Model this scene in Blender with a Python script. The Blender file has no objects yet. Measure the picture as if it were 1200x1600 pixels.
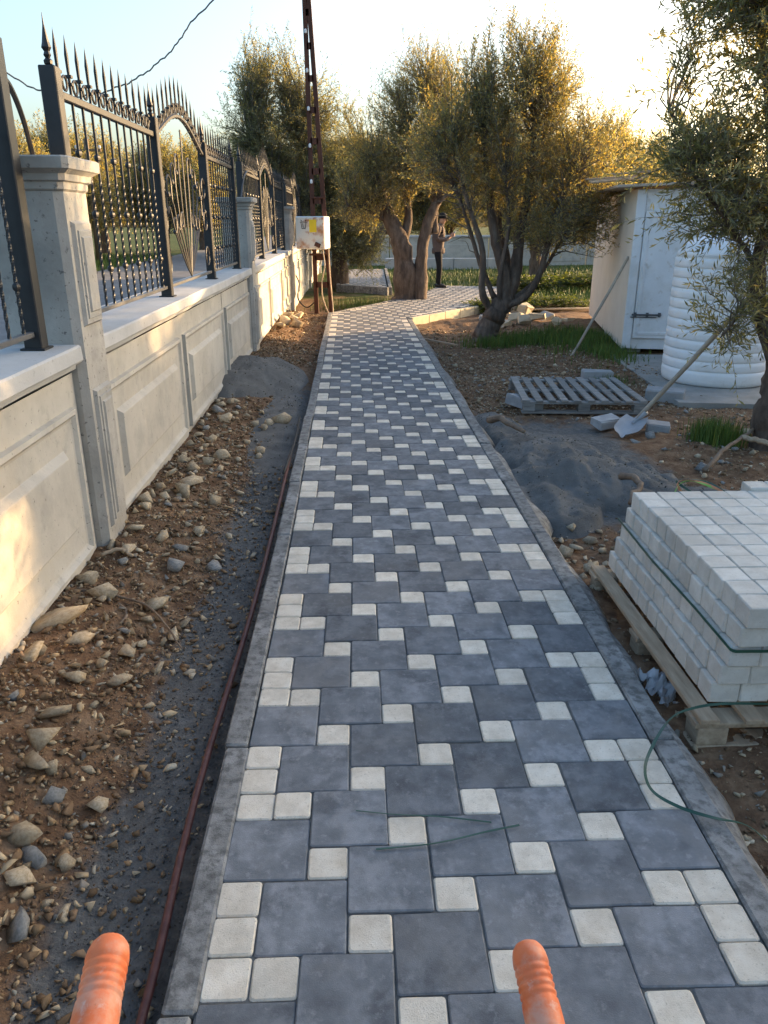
import bpy, bmesh, math, random
import numpy as np
from mathutils import Vector, Matrix, Euler, Quaternion
R = random.Random(7)
rng = np.random.default_rng(11)
rad = math.radians
scene = bpy.context.scene
col = scene.collection

# ------------------------------------------------------------------ camera, sky, sun, exposure
CAM_H = 1.46
PITCH = math.atan(455 / 1200.0)
YAW = rad(1.92)
cam = bpy.data.cameras.new('camera')
cam.sensor_fit = 'VERTICAL'
cam.sensor_height = 36.0
cam.lens = 27.0
cam.clip_start = 0.05
cam.clip_end = 1500
camo = bpy.data.objects.new('camera', cam)
camo.location = (0, 0, CAM_H)
camo.rotation_euler = (math.pi / 2 - PITCH, 0, -YAW)
col.objects.link(camo)
scene.camera = camo

SUN_AZ = 60.0     # degrees from +Y towards +X
SUN_EL = 9.0
world = bpy.data.worlds.new('World')
scene.world = world
world.use_nodes = True
wn = world.node_tree.nodes
wl = world.node_tree.links
bg = wn['Background']
sky = wn.new('ShaderNodeTexSky')
sky.sky_type = 'NISHITA'
sky.sun_disc = False
sky.sun_elevation = rad(SUN_EL)
sky.sun_rotation = rad(SUN_AZ)
sky.altitude = 50
sky.air_density = 1.0
sky.dust_density = 4.5
sky.ozone_density = 2.0
wl.new(sky.outputs[0], bg.inputs[0])
bg.inputs[1].default_value = 0.15
S = Vector((math.sin(rad(SUN_AZ)) * math.cos(rad(SUN_EL)), math.cos(rad(SUN_AZ)) * math.cos(rad(SUN_EL)), math.sin(rad(SUN_EL))))
sl = bpy.data.lights.new('sun', 'SUN')
sl.energy = 3.3
sl.angle = rad(0.6)
sl.color = (1.0, 0.64, 0.31)
so = bpy.data.objects.new('sun', sl)
so.rotation_euler = S.to_track_quat('Z', 'Y').to_euler()
so.location = S * 60
col.objects.link(so)
scene.view_settings.view_transform = 'Standard'
scene.view_settings.look = 'None'
scene.view_settings.exposure = 2.15
scene.view_settings.gamma = 1.0
scene.view_settings.use_curve_mapping = False
scene.cycles.max_bounces = 7
scene.cycles.diffuse_bounces = 4
scene.cycles.transparent_max_bounces = 8
scene.cycles.use_denoising = True

# ------------------------------------------------------------------ helpers
def obj(name, mesh, parent=None, loc=None, rot=None):
    o = bpy.data.objects.new(name, mesh)
    col.objects.link(o)
    if parent is not None:
        o.parent = parent
    if loc is not None:
        o.location = loc
    if rot is not None:
        o.rotation_euler = rot
    return o

def tag(o, label, cat, group=None):
    o['label'] = label
    o['category'] = cat
    if group:
        o['group'] = group
    return o

def thing(name, label, cat, loc=(0, 0, 0), rz=0.0, group=None):
    return tag(obj(name, None, None, loc, (0, 0, rz)), label, cat, group)

def kind(o, k):
    o['kind'] = k
    return o

def npmesh(name, v, f, mats, smooth=False, tint=None, mi=None):
    """v (n,3), f (m,3|4) int arrays or list"""
    me = bpy.data.meshes.new(name)
    v = np.asarray(v, np.float32)
    if isinstance(f, np.ndarray):
        k = f.shape[1]
        m = f.shape[0]
        me.vertices.add(len(v))
        me.vertices.foreach_set('co', v.ravel())
        me.loops.add(m * k)
        me.loops.foreach_set('vertex_index', f.astype(np.int32).ravel())
        me.polygons.add(m)
        me.polygons.foreach_set('loop_start', np.arange(0, m * k, k, dtype=np.int32))
        me.polygons.foreach_set('loop_total', np.full(m, k, np.int32))
        me.update(calc_edges=True)
    else:
        me.from_pydata(v.tolist(), [], f)
        me.update()
    for mt in (mats if isinstance(mats, (list, tuple)) else [mats]):
        me.materials.append(mt)
    if mi is not None:
        me.polygons.foreach_set('material_index', np.asarray(mi, np.int32))
    if smooth:
        me.polygons.foreach_set('use_smooth', np.ones(len(me.polygons), bool))
    if tint is not None:
        a = me.color_attributes.new('tint', 'FLOAT_COLOR', 'POINT')
        t = np.ones((len(v), 4), np.float32)
        t[:, :3] = tint
        a.data.foreach_set('color', t.ravel())
    return me

def frames(pts, closed=False):
    pts = np.asarray(pts, float)
    d = np.gradient(pts, axis=0) if not closed else np.roll(pts, -1, 0) - np.roll(pts, 1, 0)
    d /= np.linalg.norm(d, axis=1)[:, None] + 1e-12
    a = np.array([0, 0, 1.0]) if abs(d[0][2]) < 0.9 else np.array([1.0, 0, 0])
    n = np.zeros_like(pts)
    u = a - d[0] * a.dot(d[0])
    n[0] = u / np.linalg.norm(u)
    for i in range(1, len(pts)):
        u = n[i - 1] - d[i] * n[i - 1].dot(d[i])
        n[i] = u / (np.linalg.norm(u) + 1e-12)
    return d, n, np.cross(d, n)

class MB:
    def __init__(self):
        self.v = []
        self.f = []
        self.m = []
        self.t = []
        self.tn = (1, 1, 1)

    def add(self, v, f, mi=0):
        o = len(self.v)
        self.v += [tuple(map(float, p)) for p in v]
        self.t += [self.tn] * len(v)
        self.f += [tuple(int(i) + o for i in q) for q in f]
        self.m += [mi] * len(f)

    def tube(self, pts, r, sides=6, closed=False, mi=0, cap=True, jitter=0.0):
        pts = np.asarray(pts, float)
        n = len(pts)
        rr = np.broadcast_to(np.asarray(r, float), (n,))
        d, a, b = frames(pts, closed)
        ang = np.linspace(0, 2 * math.pi, sides, endpoint=False)
        V = []
        for i in range(n):
            k = rr[i] * (1 + jitter * (rng.random(sides) - .5) * 2) if jitter else rr[i]
            V.append(pts[i] + (np.cos(ang) * k)[:, None] * a[i] + (np.sin(ang) * k)[:, None] * b[i])
        V = np.concatenate(V)
        F = []
        for i in range(n if closed else n - 1):
            j = (i + 1) % n
            for s in range(sides):
                t = (s + 1) % sides
                F.append((i * sides + s, i * sides + t, j * sides + t, j * sides + s))
        if cap and not closed:
            F.append(tuple(reversed(range(sides))))
            F.append(tuple((n - 1) * sides + s for s in range(sides)))
        self.add(V, F, mi)
        return self

    def box(self, c, s, rot=None, bev=0.0, mi=0, jit=0.0):
        x, y, z = (q / 2 for q in s)
        if bev <= 0:
            V = [(-x, -y, -z), (x, -y, -z), (x, y, -z), (-x, y, -z), (-x, -y, z), (x, -y, z), (x, y, z), (-x, y, z)]
            F = [(3, 2, 1, 0), (4, 5, 6, 7), (0, 1, 5, 4), (1, 2, 6, 5), (2, 3, 7, 6), (3, 0, 4, 7)]
        else:
            b = bev
            bm = bmesh.new()
            for sx in (-1, 1):
                for sy in (-1, 1):
                    for sz in (-1, 1):
                        bm.verts.new((sx * (x - b), sy * y - sy * b, sz * z))
                        bm.verts.new((sx * (x - b), sy * y, sz * (z - b)))
                        bm.verts.new((sx * x, sy * (y - b), sz * (z - b)))
            bmesh.ops.convex_hull(bm, input=bm.verts)
            bmesh.ops.dissolve_limit(bm, angle_limit=0.02, verts=bm.verts, edges=bm.edges)
            bm.verts.index_update()
            V = [tuple(q.co) for q in bm.verts]
            F = [tuple(q.index for q in f.verts) for f in bm.faces]
            bm.free()
        V = np.array(V)
        if jit:
            V = V + (rng.random(V.shape) - .5) * 2 * jit
        if rot is not None:
            M = np.array(Euler(rot).to_matrix())
            V = V @ M.T
        self.add(V + np.array(c), F, mi)
        return self

    def lathe(self, prof, c=(0, 0, 0), seg=24, mi=0):
        V = []
        for r, z in prof:
            for i in range(seg):
                a = 2 * math.pi * i / seg
                V.append((c[0] + r * math.cos(a), c[1] + r * math.sin(a), c[2] + z))
        F = []
        n = len(prof)
        for j in range(n - 1):
            for i in range(seg):
                k = (i + 1) % seg
                F.append((j * seg + i, j * seg + k, (j + 1) * seg + k, (j + 1) * seg + i))
        F.append(tuple(reversed(range(seg))))
        F.append(tuple((n - 1) * seg + i for i in range(seg)))
        self.add(V, F, mi)
        return self

    def prism(self, poly, z0, z1, mi=0):
        n = len(poly)
        V = [(p[0], p[1], z0) for p in poly] + [(p[0], p[1], z1) for p in poly]
        F = [tuple(reversed(range(n))), tuple(range(n, 2 * n))]
        F += [(i, (i + 1) % n, n + (i + 1) % n, n + i) for i in range(n)]
        self.add(V, F, mi)
        return self

    def mesh(self, name, mats, smooth=False, tints=False):
        me = bpy.data.meshes.new(name)
        me.from_pydata(self.v, [], self.f)
        for mt in (mats if isinstance(mats, (list, tuple)) else [mats]):
            me.materials.append(mt)
        me.polygons.foreach_set('material_index', np.array(self.m, np.int32))
        if smooth:
            me.polygons.foreach_set('use_smooth', np.ones(len(self.f), bool))
        if tints:
            a = me.color_attributes.new('tint', 'FLOAT_COLOR', 'POINT')
            t = np.ones((len(self.v), 4), np.float32)
            t[:, :3] = self.t
            a.data.foreach_set('color', t.ravel())
        me.update()
        return me

    def build(self, name, mats, parent=None, smooth=False, loc=None, rot=None, tints=False):
        return obj(name, self.mesh(name, mats, smooth, tints), parent, loc, rot)

# value noise
_perm = np.random.default_rng(3).random((256, 256))
def vn(x, y):
    xi = np.floor(x).astype(int)
    yi = np.floor(y).astype(int)
    fx = x - xi
    fy = y - yi
    fx = fx * fx * (3 - 2 * fx)
    fy = fy * fy * (3 - 2 * fy)
    g = lambda a, b: _perm[a & 255, b & 255]
    return (g(xi, yi) * (1 - fx) + g(xi + 1, yi) * fx) * (1 - fy) + (g(xi, yi + 1) * (1 - fx) + g(xi + 1, yi + 1) * fx) * fy - .5
def fbm(x, y, o=4):
    s = 0
    a = 1
    for k in range(o):
        s = s + a * vn(x * 2 ** k + 17 * k, y * 2 ** k + 31 * k)
        a *= .5
    return s
def sst(e0, e1, x):
    t = np.clip((x - e0) / (e1 - e0), 0, 1)
    return t * t * (3 - 2 * t)

# ------------------------------------------------------------------ materials
def new_mat(name):
    m = bpy.data.materials.new(name)
    m.use_nodes = True
    nt = m.node_tree
    return m, nt.nodes, nt.links, nt.nodes['Principled BSDF']

def N(ns, t, **k):
    n = ns.new(t)
    for a, b in k.items():
        setattr(n, a, b)
    return n

def ramp(ns, stops):
    r = ns.new('ShaderNodeValToRGB')
    e = r.color_ramp.elements
    while len(e) < len(stops):
        e.new(0.5)
    for i, (p, c) in enumerate(stops):
        e[i].position = p
        e[i].color = (*c, 1) if len(c) == 3 else c
    return r

def mat(name, stops, scale=4.0, rough=0.85, bump=0.3, bscale=40.0, bdist=0.004, spots=None, detail=6.0, objrand=0.0, tint=False, space='world', metallic=0.0, stretch=None, over=None, spec=0.3):
    """noise colour ramp + optional dark/bright spots + bump. space world = position, object = object coordinates shifted by the object's random number"""
    m, ns, ln, p = new_mat(name)
    if space == 'world':
        src = N(ns, 'ShaderNodeNewGeometry').outputs['Position']
    else:
        tc = N(ns, 'ShaderNodeTexCoord').outputs['Object']
        oi = N(ns, 'ShaderNodeObjectInfo')
        mu = N(ns, 'ShaderNodeMath', operation='MULTIPLY')
        mu.inputs[1].default_value = 57.0
        ln.new(oi.outputs['Random'], mu.inputs[0])
        ad = N(ns, 'ShaderNodeVectorMath', operation='ADD')
        ln.new(tc, ad.inputs[0])
        ln.new(mu.outputs[0], ad.inputs[1])
        src = ad.outputs[0]
    if stretch:
        vm = N(ns, 'ShaderNodeVectorMath', operation='MULTIPLY')
        vm.inputs[1].default_value = stretch
        ln.new(src, vm.inputs[0])
        src = vm.outputs[0]
    nz = N(ns, 'ShaderNodeTexNoise')
    nz.inputs['Scale'].default_value = scale
    nz.inputs['Detail'].default_value = detail
    nz.inputs['Roughness'].default_value = 0.62
    ln.new(src, nz.inputs['Vector'])
    rp = ramp(ns, stops)
    ln.new(nz.outputs['Fac'], rp.inputs[0])
    c = rp.outputs[0]
    def mixc(a, b, fac, mode='MIX', fv=None):
        x = N(ns, 'ShaderNodeMix', data_type='RGBA', blend_type=mode)
        if fv is not None:
            x.inputs[0].default_value = fv
        else:
            ln.new(fac, x.inputs[0])
        if isinstance(a, tuple):
            x.inputs[6].default_value = (*a, 1)
        else:
            ln.new(a, x.inputs[6])
        if isinstance(b, tuple):
            x.inputs[7].default_value = (*b, 1)
        else:
            ln.new(b, x.inputs[7])
        return x.outputs[2]
    for (sc, lo, hi, cc, amt) in (spots or []):
        n2 = N(ns, 'ShaderNodeTexNoise')
        n2.inputs['Scale'].default_value = sc
        n2.inputs['Detail'].default_value = 7
        n2.inputs['Roughness'].default_value = .66
        ln.new(src, n2.inputs['Vector'])
        mr = N(ns, 'ShaderNodeMapRange')
        mr.inputs[1].default_value = lo
        mr.inputs[2].default_value = hi
        mr.inputs[4].default_value = amt
        ln.new(n2.outputs['Fac'], mr.inputs[0])
        c = mixc(c, cc, mr.outputs[0])
    if objrand:
        oi = N(ns, 'ShaderNodeObjectInfo')
        mr = N(ns, 'ShaderNodeMapRange')
        mr.inputs[3].default_value = 1 - objrand
        mr.inputs[4].default_value = 1 + objrand
        ln.new(oi.outputs['Random'], mr.inputs[0])
        c = mixc(c, mr.outputs[0], None, 'MULTIPLY', 1.0)
    if tint:
        at = N(ns, 'ShaderNodeAttribute', attribute_name='tint')
        c = mixc(c, at.outputs['Color'], None, 'MULTIPLY', 1.0)
    ln.new(c, p.inputs['Base Color'])
    p.inputs['Roughness'].default_value = rough
    p.inputs['Metallic'].default_value = metallic
    p.inputs['Specular IOR Level'].default_value = spec
    if bump:
        n3 = N(ns, 'ShaderNodeTexNoise')
        n3.inputs['Scale'].default_value = bscale
        n3.inputs['Detail'].default_value = 5
        n3.inputs['Roughness'].default_value = 0.7
        ln.new(src, n3.inputs['Vector'])
        bp = N(ns, 'ShaderNodeBump')
        bp.inputs['Strength'].default_value = bump
        bp.inputs['Distance'].default_value = bdist
        ln.new(n3.outputs['Fac'], bp.inputs['Height'])
        ln.new(bp.outputs[0], p.inputs['Normal'])
    return m

M = {}
M['dark_paver'] = mat('dark_paver', [(0.28, (.145, .157, .168)), (.5, (.235, .25, .264)), (.72, (.365, .38, .395))], 14, .8, .5, 320, .003,
                      spots=[(5, .46, .36, (.10, .108, .118), .75), (9, .51, .62, (.42, .43, .445), .62), (3, .52, .64, (.30, .285, .26), .45), (34, .56, .66, (.46, .465, .47), .45), (170, .60, .72, (.30, .30, .30), .35), (120, .24, .36, (.05, .05, .055), .5)], objrand=.22, space='object')
M['white_paver'] = mat('white_paver', [(0.3, (.55, .475, .375)), (.55, (.68, .605, .495)), (.8, (.76, .70, .595))], 18, .85, .6, 300, .003,
                       spots=[(150, .58, .67, (.34, .29, .22), .7), (7, .55, .7, (.42, .38, .31), .4)], objrand=.10, space='object')
M['joint'] = mat('joint_sand', [(0.3, (.09, .086, .08)), (.7, (.17, .163, .15))], 60, .95, .5, 200)
M['kerb'] = mat('kerb_concrete', [(0.3, (.145, .143, .137)), (.5, (.23, .227, .217)), (.7, (.33, .325, .31))], 6, .9, .7, 160, .004,
                spots=[(26, .46, .60, (.085, .083, .08), .75), (90, .6, .7, (.06, .06, .06), .6)])
M['kerb_pale'] = mat('kerb_pale_concrete', [(0.3, (.42, .37, .27)), (.7, (.56, .50, .38))], 8, .9, .5, 120, .003)
M['concrete'] = mat('wall_concrete', [(0.25, (.37, .34, .295)), (.5, (.47, .44, .385)), (.75, (.55, .52, .46))], 2.2, .85, .35, 60, .003,
                    spots=[(5, .58, .74, (.50, .44, .34), .45), (38, .635, .67, (.15, .145, .135), .85), (3.5, .50, .66, (.30, .285, .26), .5), (11, .58, .70, (.29, .27, .24), .45)])
M['coping'] = mat('coping_concrete', [(0.25, (.37, .37, .365)), (.55, (.46, .46, .455)), (.8, (.54, .54, .53))], 3.5, .85, .35, 70, .003,
                  spots=[(8, .6, .75, (.38, .38, .375), .5), (40, .62, .68, (.2, .2, .19), .7), (2.5, .50, .64, (.44, .44, .43), .5)])
M['pillar'] = mat('pillar_concrete', [(0.25, (.30, .28, .245)), (.5, (.40, .375, .335)), (.75, (.49, .465, .42))], 4, .88, .5, 60, .004,
                  spots=[(7, .58, .75, (.20, .195, .185), .5), (40, .60, .66, (.11, .105, .1), .8), (3, .52, .66, (.26, .25, .225), .5)])
M['iron'] = mat('black_iron', [(0.3, (.006, .007, .009)), (.7, (.016, .018, .022))], 12, .5, .15, 90, .001, spots=[(6, .6, .75, (.07, .035, .018), .45)], metallic=.0, spec=.5)
M['iron_pale'] = mat('grey_iron', [(0.3, (.06, .062, .066)), (.7, (.10, .103, .108))], 12, .45, .1, 90, .001, spec=.5)
M['rust_steel'] = mat('rust_steel', [(0.3, (.055, .022, .014)), (.6, (.10, .038, .022)), (.8, (.16, .065, .03))], 9, .7, .3, 60, .002, stretch=(1, 1, .3))
M['soil'] = None
M['rock'] = mat('limestone', [(0.25, (.62, .58, .52)), (.5, (.95, .9, .82)), (.8, (1.12, 1.08, 1.0))], 22, .92, .6, 90, .004, spots=[(14, .58, .72, (.55, .36, .17), .45)], tint=True)
M['rock_obj'] = mat('limestone_block', [(0.25, (.32, .24, .155)), (.5, (.48, .39, .27)), (.8, (.60, .52, .39))], 13, .92, .8, 60, .006,
                    spots=[(9, .55, .7, (.27, .15, .06), .6), (40, .6, .72, (.14, .11, .08), .5)], objrand=.25, space='object')
M['rock_grey'] = mat('grey_rubble', [(0.25, (.20, .195, .185)), (.5, (.30, .295, .28)), (.8, (.40, .39, .37))], 14, .92, .9, 60, .006, spots=[(50, .6, .7, (.13, .13, .125), .6)], objrand=.15, space='object')
M['sand'] = mat('grey_sand', [(0.25, (.09, .088, .083)), (.5, (.135, .132, .125)), (.8, (.20, .195, .182))], 5, .95, 1.0, 130, .008, spots=[(140, .60, .7, (.2, .19, .175), .5)])
M['wood_grey'] = mat('weathered_wood', [(0.3, (.13, .125, .115)), (.6, (.24, .235, .225)), (.8, (.34, .335, .32))], 5, .85, .5, 50, .003, stretch=(1, 9, 9), objrand=.2, space='object')
M['wood_pale'] = mat('pallet_wood', [(0.3, (.26, .19, .125)), (.6, (.40, .31, .215)), (.8, (.5, .4, .29))], 5, .85, .5, 50, .003, stretch=(9, 1.2, 9), objrand=.2, space='object')
M['wood_pole'] = mat('pole_wood', [(0.3, (.14, .085, .045)), (.7, (.25, .16, .09))], 8, .85, .3, 50, .003, stretch=(6, 6, .7))
M['handle_wood'] = mat('handle_wood', [(0.3, (.24, .2, .16)), (.7, (.40, .35, .28))], 8, .8, .3, 50, .002)
M['bark'] = mat('olive_bark', [(0.25, (.05, .036, .028)), (.5, (.115, .085, .066)), (.75, (.20, .155, .12))], 9, .95, 1.0, 28, .02, stretch=(1.6, 1.6, .45))
M['twig'] = mat('twig_bark', [(0.3, (.10, .085, .065)), (.7, (.19, .165, .13))], 20, .9, 0)
M['hose'] = mat('brown_pipe', [(0.3, (.065, .022, .02)), (.7, (.12, .045, .038))], 30, .5, .1, 100, .001, spots=[(20, .58, .7, (.2, .12, .09), .4)])
M['orange'] = mat('orange_rubber', [(0.3, (.60, .125, .04)), (.6, (.70, .18, .065)), (.8, (.74, .27, .14))], 14, .5, .25, 60, .001,
                  spots=[(22, .46, .62, (.58, .33, .23), .7), (70, .58, .70, (.62, .46, .38), .5), (45, .64, .72, (.2, .08, .04), .6)], space='object')
M['tank'] = mat('tank_plastic', [(0.3, (.66, .67, .68)), (.7, (.76, .77, .78))], 3, .45, .05, 20, .002, spec=.5, spots=[(3, .5, .68, (.54, .53, .50), .5), (14, .6, .7, (.45, .42, .36), .4)])
M['shed_white'] = mat('shed_paint', [(0.3, (.60, .605, .61)), (.7, (.70, .705, .71))], 3, .55, .1, 30, .002, spots=[(9, .58, .68, (.40, .34, .27), .6), (2.5, .5, .66, (.50, .49, .46), .55)])
M['shed_cream'] = mat('shed_cream_paint_bounce', [(0.3, (.60, .54, .46)), (.7, (.69, .63, .55))], 3, .6, .15, 30, .002, spots=[(10, .64, .75, (.4, .33, .25), .5), (3, .6, .75, (.55, .48, .4), .5)])  # cream paint with warm bounced sunlight mixed into its colour
M['roof_sheet'] = mat('roof_sheet', [(0.3, (.34, .27, .21)), (.7, (.5, .42, .34))], 5, .8, .3, 40, .003)
M['slab'] = mat('slab_concrete', [(0.3, (.2, .195, .18)), (.7, (.32, .31, .29))], 4, .9, .5, 60, .004, spots=[(6, .58, .72, (.15, .14, .125), .6)])
M['asphalt'] = mat('asphalt', [(0.3, (.12, .12, .122)), (.7, (.19, .19, .19))], 3, .9, .4, 120, .004)
M['shovel'] = mat('shovel_steel', [(0.3, (.24, .25, .27)), (.7, (.36, .37, .39))], 9, .5, .2, 60, .001, metallic=.0, spots=[(9, .56, .7, (.3, .27, .23), .6)])
M['strap'] = mat('green_strap', [(0.3, (.015, .055, .036)), (.7, (.025, .085, .055))], 10, .35, 0, spec=.5)
M['strap_lime'] = mat('lime_strap', [(0.3, (.16, .36, .06)), (.7, (.25, .45, .1))], 10, .4, 0)
M['strap_orange'] = mat('orange_strap', [(0.3, (.45, .18, .08)), (.7, (.55, .25, .12))], 10, .5, 0)
M['yellow'] = mat('yellow_sticker', [(0.3, (.72, .5, .02)), (.7, (.78, .56, .03))], 10, .6, 0)
M['black'] = mat('black_mark', [(0.3, (.02, .02, .02)), (.7, (.03, .03, .03))], 10, .6, 0)
M['box_paint'] = mat('box_paint', [(0.35, (.60, .57, .50)), (.5, (.62, .58, .5)), (.66, (.42, .19, .08))], 3.4, .6, .2, 30, .002, spots=[(6, .55, .64, (.40, .14, .05), .9), (11, .62, .7, (.14, .045, .025), .9)])
M['box_white'] = mat('box_white', [(0.3, (.66, .66, .65)), (.7, (.74, .74, .73))], 5, .6, .1, 30, .001)
M['cable'] = mat('cable_grey', [(0.3, (.13, .125, .12)), (.7, (.2, .19, .18))], 10, .6, 0)
M['cable_beige'] = mat('cable_beige', [(0.3, (.36, .27, .19)), (.7, (.46, .36, .26))], 10, .6, 0)
M['block_white'] = mat('stacked_block', [(0.3, (.46, .425, .37)), (.55, (.55, .52, .465)), (.8, (.63, .605, .55))], 14, .88, .6, 220, .003, spots=[(120, .58, .67, (.38, .34, .29), .6), (6, .52, .66, (.44, .40, .34), .5)], objrand=.14, space='object')
M['block_grey'] = mat('concrete_block_grey', [(0.3, (.25, .255, .26)), (.7, (.37, .375, .38))], 9, .9, .6, 90, .004, objrand=.1, space='object')
M['jacket'] = mat('jacket_cloth', [(0.3, (.085, .062, .055)), (.7, (.13, .10, .09))], 20, .9, .3, 90, .004)
M['trousers'] = mat('dark_cloth', [(0.3, (.008, .008, .01)), (.7, (.016, .016, .02))], 20, .9, .2, 90, .003)
M['skin'] = mat('skin', [(0.3, (.36, .21, .15)), (.7, (.44, .27, .2))], 12, .6, 0)
M['shoe'] = mat('shoe_leather', [(0.3, (.015, .013, .012)), (.7, (.03, .027, .025))], 12, .5, 0)
M['dry_wood'] = mat('dry_stick', [(0.3, (.12, .085, .06)), (.7, (.24, .18, .13))], 14, .9, .5, 60, .003)
M['car_white'] = mat('far_paint', [(0.3, (.45, .46, .48)), (.7, (.52, .53, .55))], 3, .5, .05, 10, .002)

def leaf_mat():
    m, ns, ln, p = new_mat('olive_leaf')
    at = N(ns, 'ShaderNodeAttribute', attribute_name='tint')
    ge = N(ns, 'ShaderNodeNewGeometry')
    mx = N(ns, 'ShaderNodeMix', data_type='RGBA')
    ln.new(ge.outputs['Backfacing'], mx.inputs[0])
    ln.new(at.outputs['Color'], mx.inputs[6])
    ad = N(ns, 'ShaderNodeMix', data_type='RGBA')
    ad.inputs[0].default_value = .35
    ln.new(at.outputs['Color'], ad.inputs[6])
    ad.inputs[7].default_value = (.26, .27, .21, 1)
    ln.new(ad.outputs[2], mx.inputs[7])
    ln.new(mx.outputs[2], p.inputs['Base Color'])
    p.inputs['Roughness'].default_value = .5
    p.inputs['Specular IOR Level'].default_value = .35
    tr = N(ns, 'ShaderNodeBsdfTranslucent')
    hs = N(ns, 'ShaderNodeMix', data_type='RGBA', blend_type='MULTIPLY')
    hs.inputs[0].default_value = 1
    hs.inputs[7].default_value = (1.7, 1.5, .6, 1)
    ln.new(at.outputs['Color'], hs.inputs[6])
    ln.new(hs.outputs[2], tr.inputs['Color'])
    ms = N(ns, 'ShaderNodeMixShader')
    ms.inputs[0].default_value = .5
    ln.new(p.outputs[0], ms.inputs[1])
    ln.new(tr.outputs[0], ms.inputs[2])
    ln.new(ms.outputs[0], ns['Material Output'].inputs[0])
    return m
M['leaf'] = leaf_mat()

def film_mat():
    m, ns, ln, p = new_mat('plastic_film')
    p.inputs['Base Color'].default_value = (.75, .77, .8, 1)
    p.inputs['Roughness'].default_value = .25
    p.inputs['Transmission Weight'].default_value = .6
    p.inputs['IOR'].default_value = 1.15
    return m
M['film'] = film_mat()

def soil_mat():
    """bare earth, grey sand spilt beside the kerbs (vertex mask), grass-grown earth further off"""
    m, ns, ln, p = new_mat('bare_earth')
    pos = N(ns, 'ShaderNodeNewGeometry').outputs['Position']
    def noise(sc, d=6):
        n = N(ns, 'ShaderNodeTexNoise')
        n.inputs['Scale'].default_value = sc
        n.inputs['Detail'].default_value = d
        n.inputs['Roughness'].default_value = .65
        ln.new(pos, n.inputs['Vector'])
        return n.outputs['Fac']
    earth = ramp(ns, [(.28, (.085, .047, .027)), (.5, (.175, .105, .062)), (.72, (.28, .19, .12))])
    ln.new(noise(11), earth.inputs[0])
    sand = ramp(ns, [(.28, (.085, .083, .08)), (.6, (.15, .147, .14)), (.8, (.25, .24, .225))])
    ln.new(noise(30), sand.inputs[0])
    grass = ramp(ns, [(.3, (.03, .05, .012)), (.5, (.06, .085, .02)), (.7, (.13, .12, .05))])
    ln.new(noise(3), grass.inputs[0])
    at = N(ns, 'ShaderNodeAttribute', attribute_name='tint')
    sp = N(ns, 'ShaderNodeSeparateColor')
    ln.new(at.outputs['Color'], sp.inputs[0])
    def edge(o, sc):
        a = N(ns, 'ShaderNodeMath', operation='ADD')
        ln.new(o, a.inputs[0])
        ln.new(noise(sc), a.inputs[1])
        mr = N(ns, 'ShaderNodeMapRange')
        mr.inputs[1].default_value = .85
        mr.inputs[2].default_value = 1.15
        ln.new(a.outputs[0], mr.inputs[0])
        return mr.outputs[0]
    def mix(a, b, f):
        x = N(ns, 'ShaderNodeMix', data_type='RGBA')
        ln.new(f, x.inputs[0])
        ln.new(a, x.inputs[6])
        ln.new(b, x.inputs[7])
        return x.outputs[2]
    c = mix(earth.outputs[0], grass.outputs[0], edge(sp.outputs['Green'], 2.5))
    c = mix(c, sand.outputs[0], edge(sp.outputs['Red'], 9))
    ln.new(c, p.inputs['Base Color'])
    p.inputs['Roughness'].default_value = .95
    p.inputs['Specular IOR Level'].default_value = .15
    bp = N(ns, 'ShaderNodeBump')
    bp.inputs['Strength'].default_value = .9
    bp.inputs['Distance'].default_value = .02
    ln.new(noise(55, 8), bp.inputs['Height'])
    ln.new(bp.outputs[0], p.inputs['Normal'])
    return m
M['soil'] = soil_mat()
M['blade'] = mat('grass_blade', [(0.3, (.055, .10, .018)), (.6, (.085, .14, .025)), (.8, (.15, .17, .04))], 5, .6, 0, tint=True)

# ------------------------------------------------------------------ ground
def bend(y):
    return -0.0086 * np.maximum(0, y - 3.2) * sst(2.2, 5.0, y)

def G(x, y):
    """height of the bare ground"""
    x = np.asarray(x, float)
    y = np.asarray(y, float)
    n = .05 * fbm(x * 1.3, y * 1.3, 3) + .02 * fbm(x * 7, y * 7, 3) + .010 * vn(x * 31, y * 31)
    left = -.085 + .10 * sst(-.62, -1.18, x) + .03 * sst(4.2, 2.0, y) * sst(-.7, -1.1, x)
    right = -.115 + .05 * sst(1.5, 3.0, x)
    h = np.where(x < .3, left + n, right + n * 1.25)
    inpath = sst(-.50, -.41, x - bend(y)) * sst(1.02, .93, x - bend(y)) * sst(14.5, 13.2, y)
    h = h * (1 - inpath) - .10 * inpath
    far = sst(12.5, 15.5, y)
    h = h * (1 - far) + far * (-.15 + n * .8)
    street = sst(-1.5, -1.7, x)
    h = h * (1 - street) - .16 * street
    return h

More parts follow.
